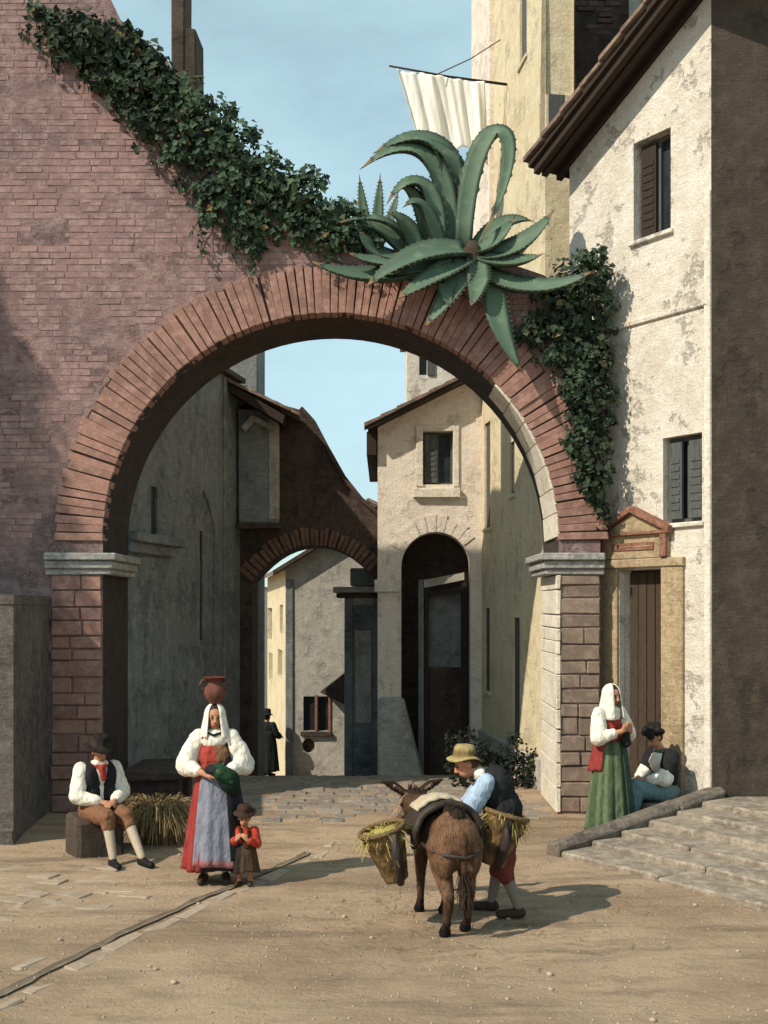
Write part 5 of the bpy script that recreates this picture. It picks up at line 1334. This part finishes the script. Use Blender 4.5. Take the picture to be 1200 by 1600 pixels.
# --- driver bending over the donkey
pd = thing('person', 'donkey driver in yellow straw hat and black waistcoat bending over the pannier', 'person', (.96, 9.24, relief(1.03, 9.2)), R(-98))
BLS = (.36, .46, .58); MAR = (.16, .045, .035)
hd = Vector((.0, -.30, 1.20)); RB = rotm(R(10), R(24))
hb = head(hd, RB, .95, (.07, .035, .02), (.5, .21, .13))
hb += [C((0, -.14, 1.10), (0, -.25, 1.17), .058, .052, SK), E((0, -.10, 1.02), (.16, .12, .15), SK), E((0, -.02, .85), (.14, .11, .16), SK), E((0, .03, .72), (.155, .12, .12), SK)]
AM = {}
for sd in (-1, 1):
    sh = Vector((sd * .18, -.13, 1.08)); el = Vector((sd * .21, -.27, .86)); wr = Vector((sd * .11, -.42, .80)); AM[sd] = (sh, el, wr)
    hb += limb(sh, el, wr, (.052, .042, .028), SK) + hand(wr, (-sd * .3, -.85, -.35), (0, .2, -.9), sd, .95, SK, .7)
LG = {}
for sd, kn, an in ((-1, (-.10, -.04, .40), (-.09, -.10, .09)), (1, (.10, .0, .40), (.10, .12, .09))):
    kn = Vector(kn); an = Vector(an); LG[sd] = (Vector((sd * .09, .02, .72)), kn, an)
    hb += limb(LG[sd][0], kn, an, (.09, .06, .037), (.20, .17, .14)) + [C(an + Vector((0, .02, -.045)), an + Vector((sd * .02, -.15, -.055)), .042, .034, (.05, .03, .022), .01)]
blob('body', hb, .007, M_skin, pd)
pr = [E((0, -.10, 1.0), (.15, .11, .14), BLS), E((0, -.17, 1.11), (.085, .07, .05), WH), C((-.05, -.19, 1.13), (.05, -.19, 1.13), .04, .04, WH)]
for sd in (-1, 1):
    sh, el, wr = AM[sd]; pr += [C(sh, el, .07, .076, BLS), C(el, el.lerp(wr, .8), .074, .05, BLS)]
    for q in range(4): pr.append(E(sh.lerp(el, random.uniform(.2, 1)) + Vector((random.uniform(-.03, .03), random.uniform(-.04, .02), 0)), (.05, .05, .05), BLS))
blob('shirt', pr, .011, M_fab, pd, 3)
blob('waistcoat', [E((0, -.07, 1.0), (.182, .15, .19), BLK), E((0, .0, .83), (.175, .145, .18), BLK), E((-.09, -.1, 1.03), (.1, .12, .11), BLK), E((.09, -.1, 1.03), (.1, .12, .11), BLK)], .011, M_fab, pd, 3)
pr = [E((0, .03, .71), (.172, .14, .11), MAR)]
for sd in (-1, 1):
    h_, kn, an = LG[sd]; pr += [C(h_, kn, .105, .082, MAR), C(kn, kn.lerp(an, .25), .08, .062, MAR)]
blob('breeches', pr, .011, M_fab, pd, 3)
hat('straw_hat', pd, hd + RB @ Vector((0, .01, .06)), RB @ rotm(0, R(-26)), .086, .135, .105, (.34, .27, .12), 1.0, .02, (.2, .13, .06))

# --- standing woman, right
pr_w = thing('person', 'standing woman in white kerchief and long green skirt by the steps', 'person', (2.45, 12.5, relief(2.45, 12.5)), R(36))
hd = Vector((0, -.03, 1.52)); GS = (.125, .165, .09)
hb = head(hd, rotm(R(0), R(10)), .94, (.035, .02, .012))
hb += [C((0, .01, 1.32), (0, -.01, 1.46), .052, .047, SK), E((0, .01, 1.24), (.15, .095, .14), SK), E((0, .01, 1.04), (.12, .09, .16), SK), E((0, .01, .9), (.155, .11, .13), SK)]
AM = {}
for sd in (-1, 1):
    sh = Vector((sd * .165, .01, 1.34)); el = Vector((sd * .225, -.05, 1.09)); wr = Vector((sd * .07, -.23, 1.16)); AM[sd] = (sh, el, wr)
    hb += limb(sh, el, wr, (.05, .042, .028), SK) + hand(wr, (-sd * .6, -.4, .45), (0, .8, .2), sd, .92, SK, .5)
hb += legs(.87, .085, -.03, 1, (.6, .55, .45), (.07, .04, .025), -.1, .01)
blob('body', hb, .0068, M_skin, pr_w)
pr = [E((0, .01, 1.31), (.155, .105, .09), WH), E((0, -.01, 1.37), (.11, .09, .05), WH)]
for sd in (-1, 1):
    sh, el, wr = AM[sd]; mid = sh.lerp(el, .55); pr += [C(sh, mid, .066, .085, WH), C(mid, el, .085, .088, WH), C(el, el.lerp(wr, .6), .082, .052, WH)]
    for q in range(5): pr.append(E(mid.lerp(el, random.uniform(-.4, 1.1)) + Vector((random.uniform(-.04, .04), random.uniform(-.05, .04), random.uniform(-.04, .04))), (.05, .05, .045), WH))
blob('blouse', pr, .012, M_fab, pr_w, 3)
blob('bodice', [E((0, .0, 1.18), (.148, .112, .14), RED), E((0, 0, 1.06), (.13, .105, .1), RED), C((-.1, -.03, 1.16), (-.085, -.05, 1.34), .028, .025, RED), C((.1, -.03, 1.16), (.085, -.05, 1.34), .028, .025, RED)], .012, M_fab, pr_w, 3)
blob('dark_pouch', [C((.02, -.2, 1.17), (.05, -.19, 1.03), .035, .05, BLK)], .01, M_fab, pr_w, 2)
skirt('skirt', pr_w, (0, 0, 1.04), (0, .01, .09), .135, .265, M_fab, lambda t, k: tuple(GS[j] * (1 if math.sin(k * 40) > -.2 else .6) for j in range(3)), k=13, amp=.10, seed=4)
skirt('red_overskirt', pr_w, (0, 0, 1.06), (0, .03, .72), .14, .2, M_fab, lambda t, k: (.26, .045, .04), R(60), R(300), k=9, amp=.06, n=60, out=.02, seed=5, rows=12)
skirt('apron', pr_w, (0, 0, 1.05), (0, .0, .18), .14, .262, M_fab, lambda t, k: (.05, .08, .06), R(5), R(60), k=9, amp=.08, n=36, out=.02, seed=6)
rings = []
for i in range(15):
    t = i / 14; ring = []
    for q in range(41):
        a = R(-150) + R(300) * q / 40
        if t < .5:
            u = t / .5; rr = math.sin(u * math.pi / 2); p = Vector((.10 * rr * math.sin(a), .105 * rr * math.cos(a) + .012, .115 * math.cos(u * math.pi / 2) + .025))
        else:
            u = (t - .5) / .5; fl = .014 * math.sin(a * 5) * u; p = Vector(((.10 + .03 * u + fl) * math.sin(a), (.105 + .05 * u + fl) * math.cos(a) + .012, .025 - .27 * u))
        ring.append(hd + p)
    rings.append(ring)
loft('kerchief', rings, M_fab, pr_w, lambda i, k: WH, False, .01)

# --- seated person on the doorstep
ps = thing('person', 'person in dark shawl and blue green skirt seated on the doorstep', 'person', (3.13, 12.98, .30), R(-70))
hd = Vector((0, -.10, .70)); RB = rotm(R(10), R(30)); CUR = (.015, .012, .011); BG = (.14, .22, .22)
hb = head(hd, RB, .92, CUR)
for q in range(26):
    a = random.uniform(0, 6.28); e_ = random.uniform(.1, 1.3); v_ = Vector((.095 * math.cos(a) * math.cos(e_), .1 * math.sin(a) * math.cos(e_) + .02, .09 * math.sin(e_) + .04))
    if v_.y > -.07: hb.append(E(hd + RB @ (v_ * 1.12), (.038, .038, .036), CUR))
hb += [C((0, 0, .54), (0, -.06, .64), .05, .046, SK), E((0, .01, .42), (.15, .1, .14), SK), E((0, .02, .24), (.13, .1, .16), SK), E((0, .02, .1), (.16, .13, .1), SK)]
AM = {}
for sd in (-1, 1):
    sh = Vector((sd * .165, .0, .5)); el = Vector((sd * .21, -.10, .27)); wr = Vector((sd * .07, -.27, .25)); AM[sd] = (sh, el, wr)
    hb += limb(sh, el, wr, (.05, .042, .028), SK) + hand(wr, (-sd * .6, -.6, -.1), (0, .4, -.8), sd, .9, SK, .5)
LG = {}
for sd in (-1, 1):
    h_ = Vector((sd * .09, 0, .09)); kn = Vector((sd * .10, -.40, .16)); an = Vector((sd * .09, -.56, -.17)); LG[sd] = (h_, kn, an)
    hb += limb(h_, kn, an, (.08, .058, .036), (.4, .34, .26)) + [C(an + Vector((0, .02, -.05)), an + Vector((0, -.13, -.07)), .04, .032, DK)]
blob('body', hb, .007, M_skin, ps)
pr = [E((0, 0, .42), (.165, .115, .14), WH)]
for sd in (-1, 1): sh, el, wr = AM[sd]; pr += [C(sh, el, .068, .085, WH), C(el, el.lerp(wr, .7), .082, .05, WH)]
blob('blouse', pr, .012, M_fab, ps, 3)
blob('shawl', [E((0, .05, .45), (.185, .10, .13), BLK), E((0, .06, .3), (.17, .1, .2), BLK), C((-.17, .0, .5), (-.15, -.03, .36), .07, .06, BLK), C((.17, .03, .5), (.15, .02, .36), .07, .06, BLK), C((-.165, .0, .5), (-.195, -.05, .36), .088, .092, BLK), C((.165, .0, .5), (.195, -.05, .36), .088, .092, BLK), E((0, .02, .54), (.12, .09, .04), (.10, .13, .12))], .012, M_fab, ps, 3)
pr = [E((0, .02, .1), (.19, .17, .10), BG)]
for sd in (-1, 1): h_, kn, an = LG[sd]; pr += [C(h_, kn, .12, .09, BG), C(kn, kn.lerp(an, .7), .10, .13, BG)]
pr += [C((0, -.1, .1), (0, -.42, .13), .1, .09, BG), C((0, -.44, .1), (0, -.54, -.12), .09, .12, BG)]
blob('skirt', pr, .013, M_fab, ps, 3)

# --- far figure in the lane
fx, fy = PX(417, 24.6), 24.6
pf = thing('person', 'small dark cloaked figure in a hat walking down the far lane', 'person', (fx, fy, gz(fy)), R(150))
BL2 = (.016, .02, .018); hd = Vector((0, -.02, 1.28))
hb = head(hd, rotm(0, R(8)), .85, BL2) + [C((0, 0, 1.1), (0, -.01, 1.22), .05, .045, SK), E((0, 0, 1.03), (.14, .09, .13), SK), E((0, 0, .8), (.13, .09, .18), SK)]
for sd in (-1, 1):
    sh = Vector((sd * .16, 0, 1.12)); el = Vector((sd * .21, -.06, .9)); wr = Vector((sd * .15, -.27, .84)); hb += limb(sh, el, wr, (.045, .04, .027), SK) + hand(wr, (0, -1, -.1), (-sd * .5, 0, -.8), sd, .9)
hb += legs(.72, .08, -.03, .95, BL2, DK, -.1)
blob('body', hb, .009, M_skin, pf)
pr = [E((0, 0, 1.03), (.17, .12, .15), BL2), C((0, 0, .95), (0, 0, .7), .15, .17, BL2)]
for sd in (-1, 1): pr += limb(Vector((sd * .16, 0, 1.12)), Vector((sd * .21, -.06, .9)), Vector((sd * .16, -.22, .85)), (.06, .065, .06), BL2)
blob('coat', pr, .014, M_fab, pf, 3)
skirt('cloak', pf, (0, 0, .98), (0, .02, .12), .16, .27, M_fab, lambda t, k: BL2, k=10, amp=.08, n=60, rows=14)
hat('hat', pf, hd + Vector((0, .01, .055)), rotm(0, R(8)), .08, .125, .12, BL2)

# straw litter on the street
rg = random.Random(5); vs = []; fs = []
for k in range(700):
    cx_, cy_, sp_ = rg.choice(((-2.3, 11.8, .5), (-2.3, 11.8, .9), (.4, 8.9, .9), (.2, 10.5, 1.8), (1.4, 9.5, 1.2)))
    x = rg.gauss(cx_, sp_); y = rg.gauss(cy_, sp_ * .7); a = rg.uniform(0, 6.28); L = rg.uniform(.02, .075); z = relief(x, y) + .008
    if y > 13: continue
    d = Vector((math.cos(a), math.sin(a), rg.uniform(-.1, .1))) * L; s_ = Vector((-math.sin(a), math.cos(a), 0)) * .003; p = Vector((x, y, z)); i = len(vs)
    vs += [tuple(p - d - s_), tuple(p - d + s_), tuple(p + d + s_ + Vector((0, 0, .004))), tuple(p + d - s_ + Vector((0, 0, .004)))]; fs.append((i, i + 1, i + 2, i + 3))
me = bpy.data.meshes.new('straw_litter'); me.from_pydata(vs, [], fs); me.materials.append(M_straw)
tag(link('straw_litter', me, ground), kind='stuff')
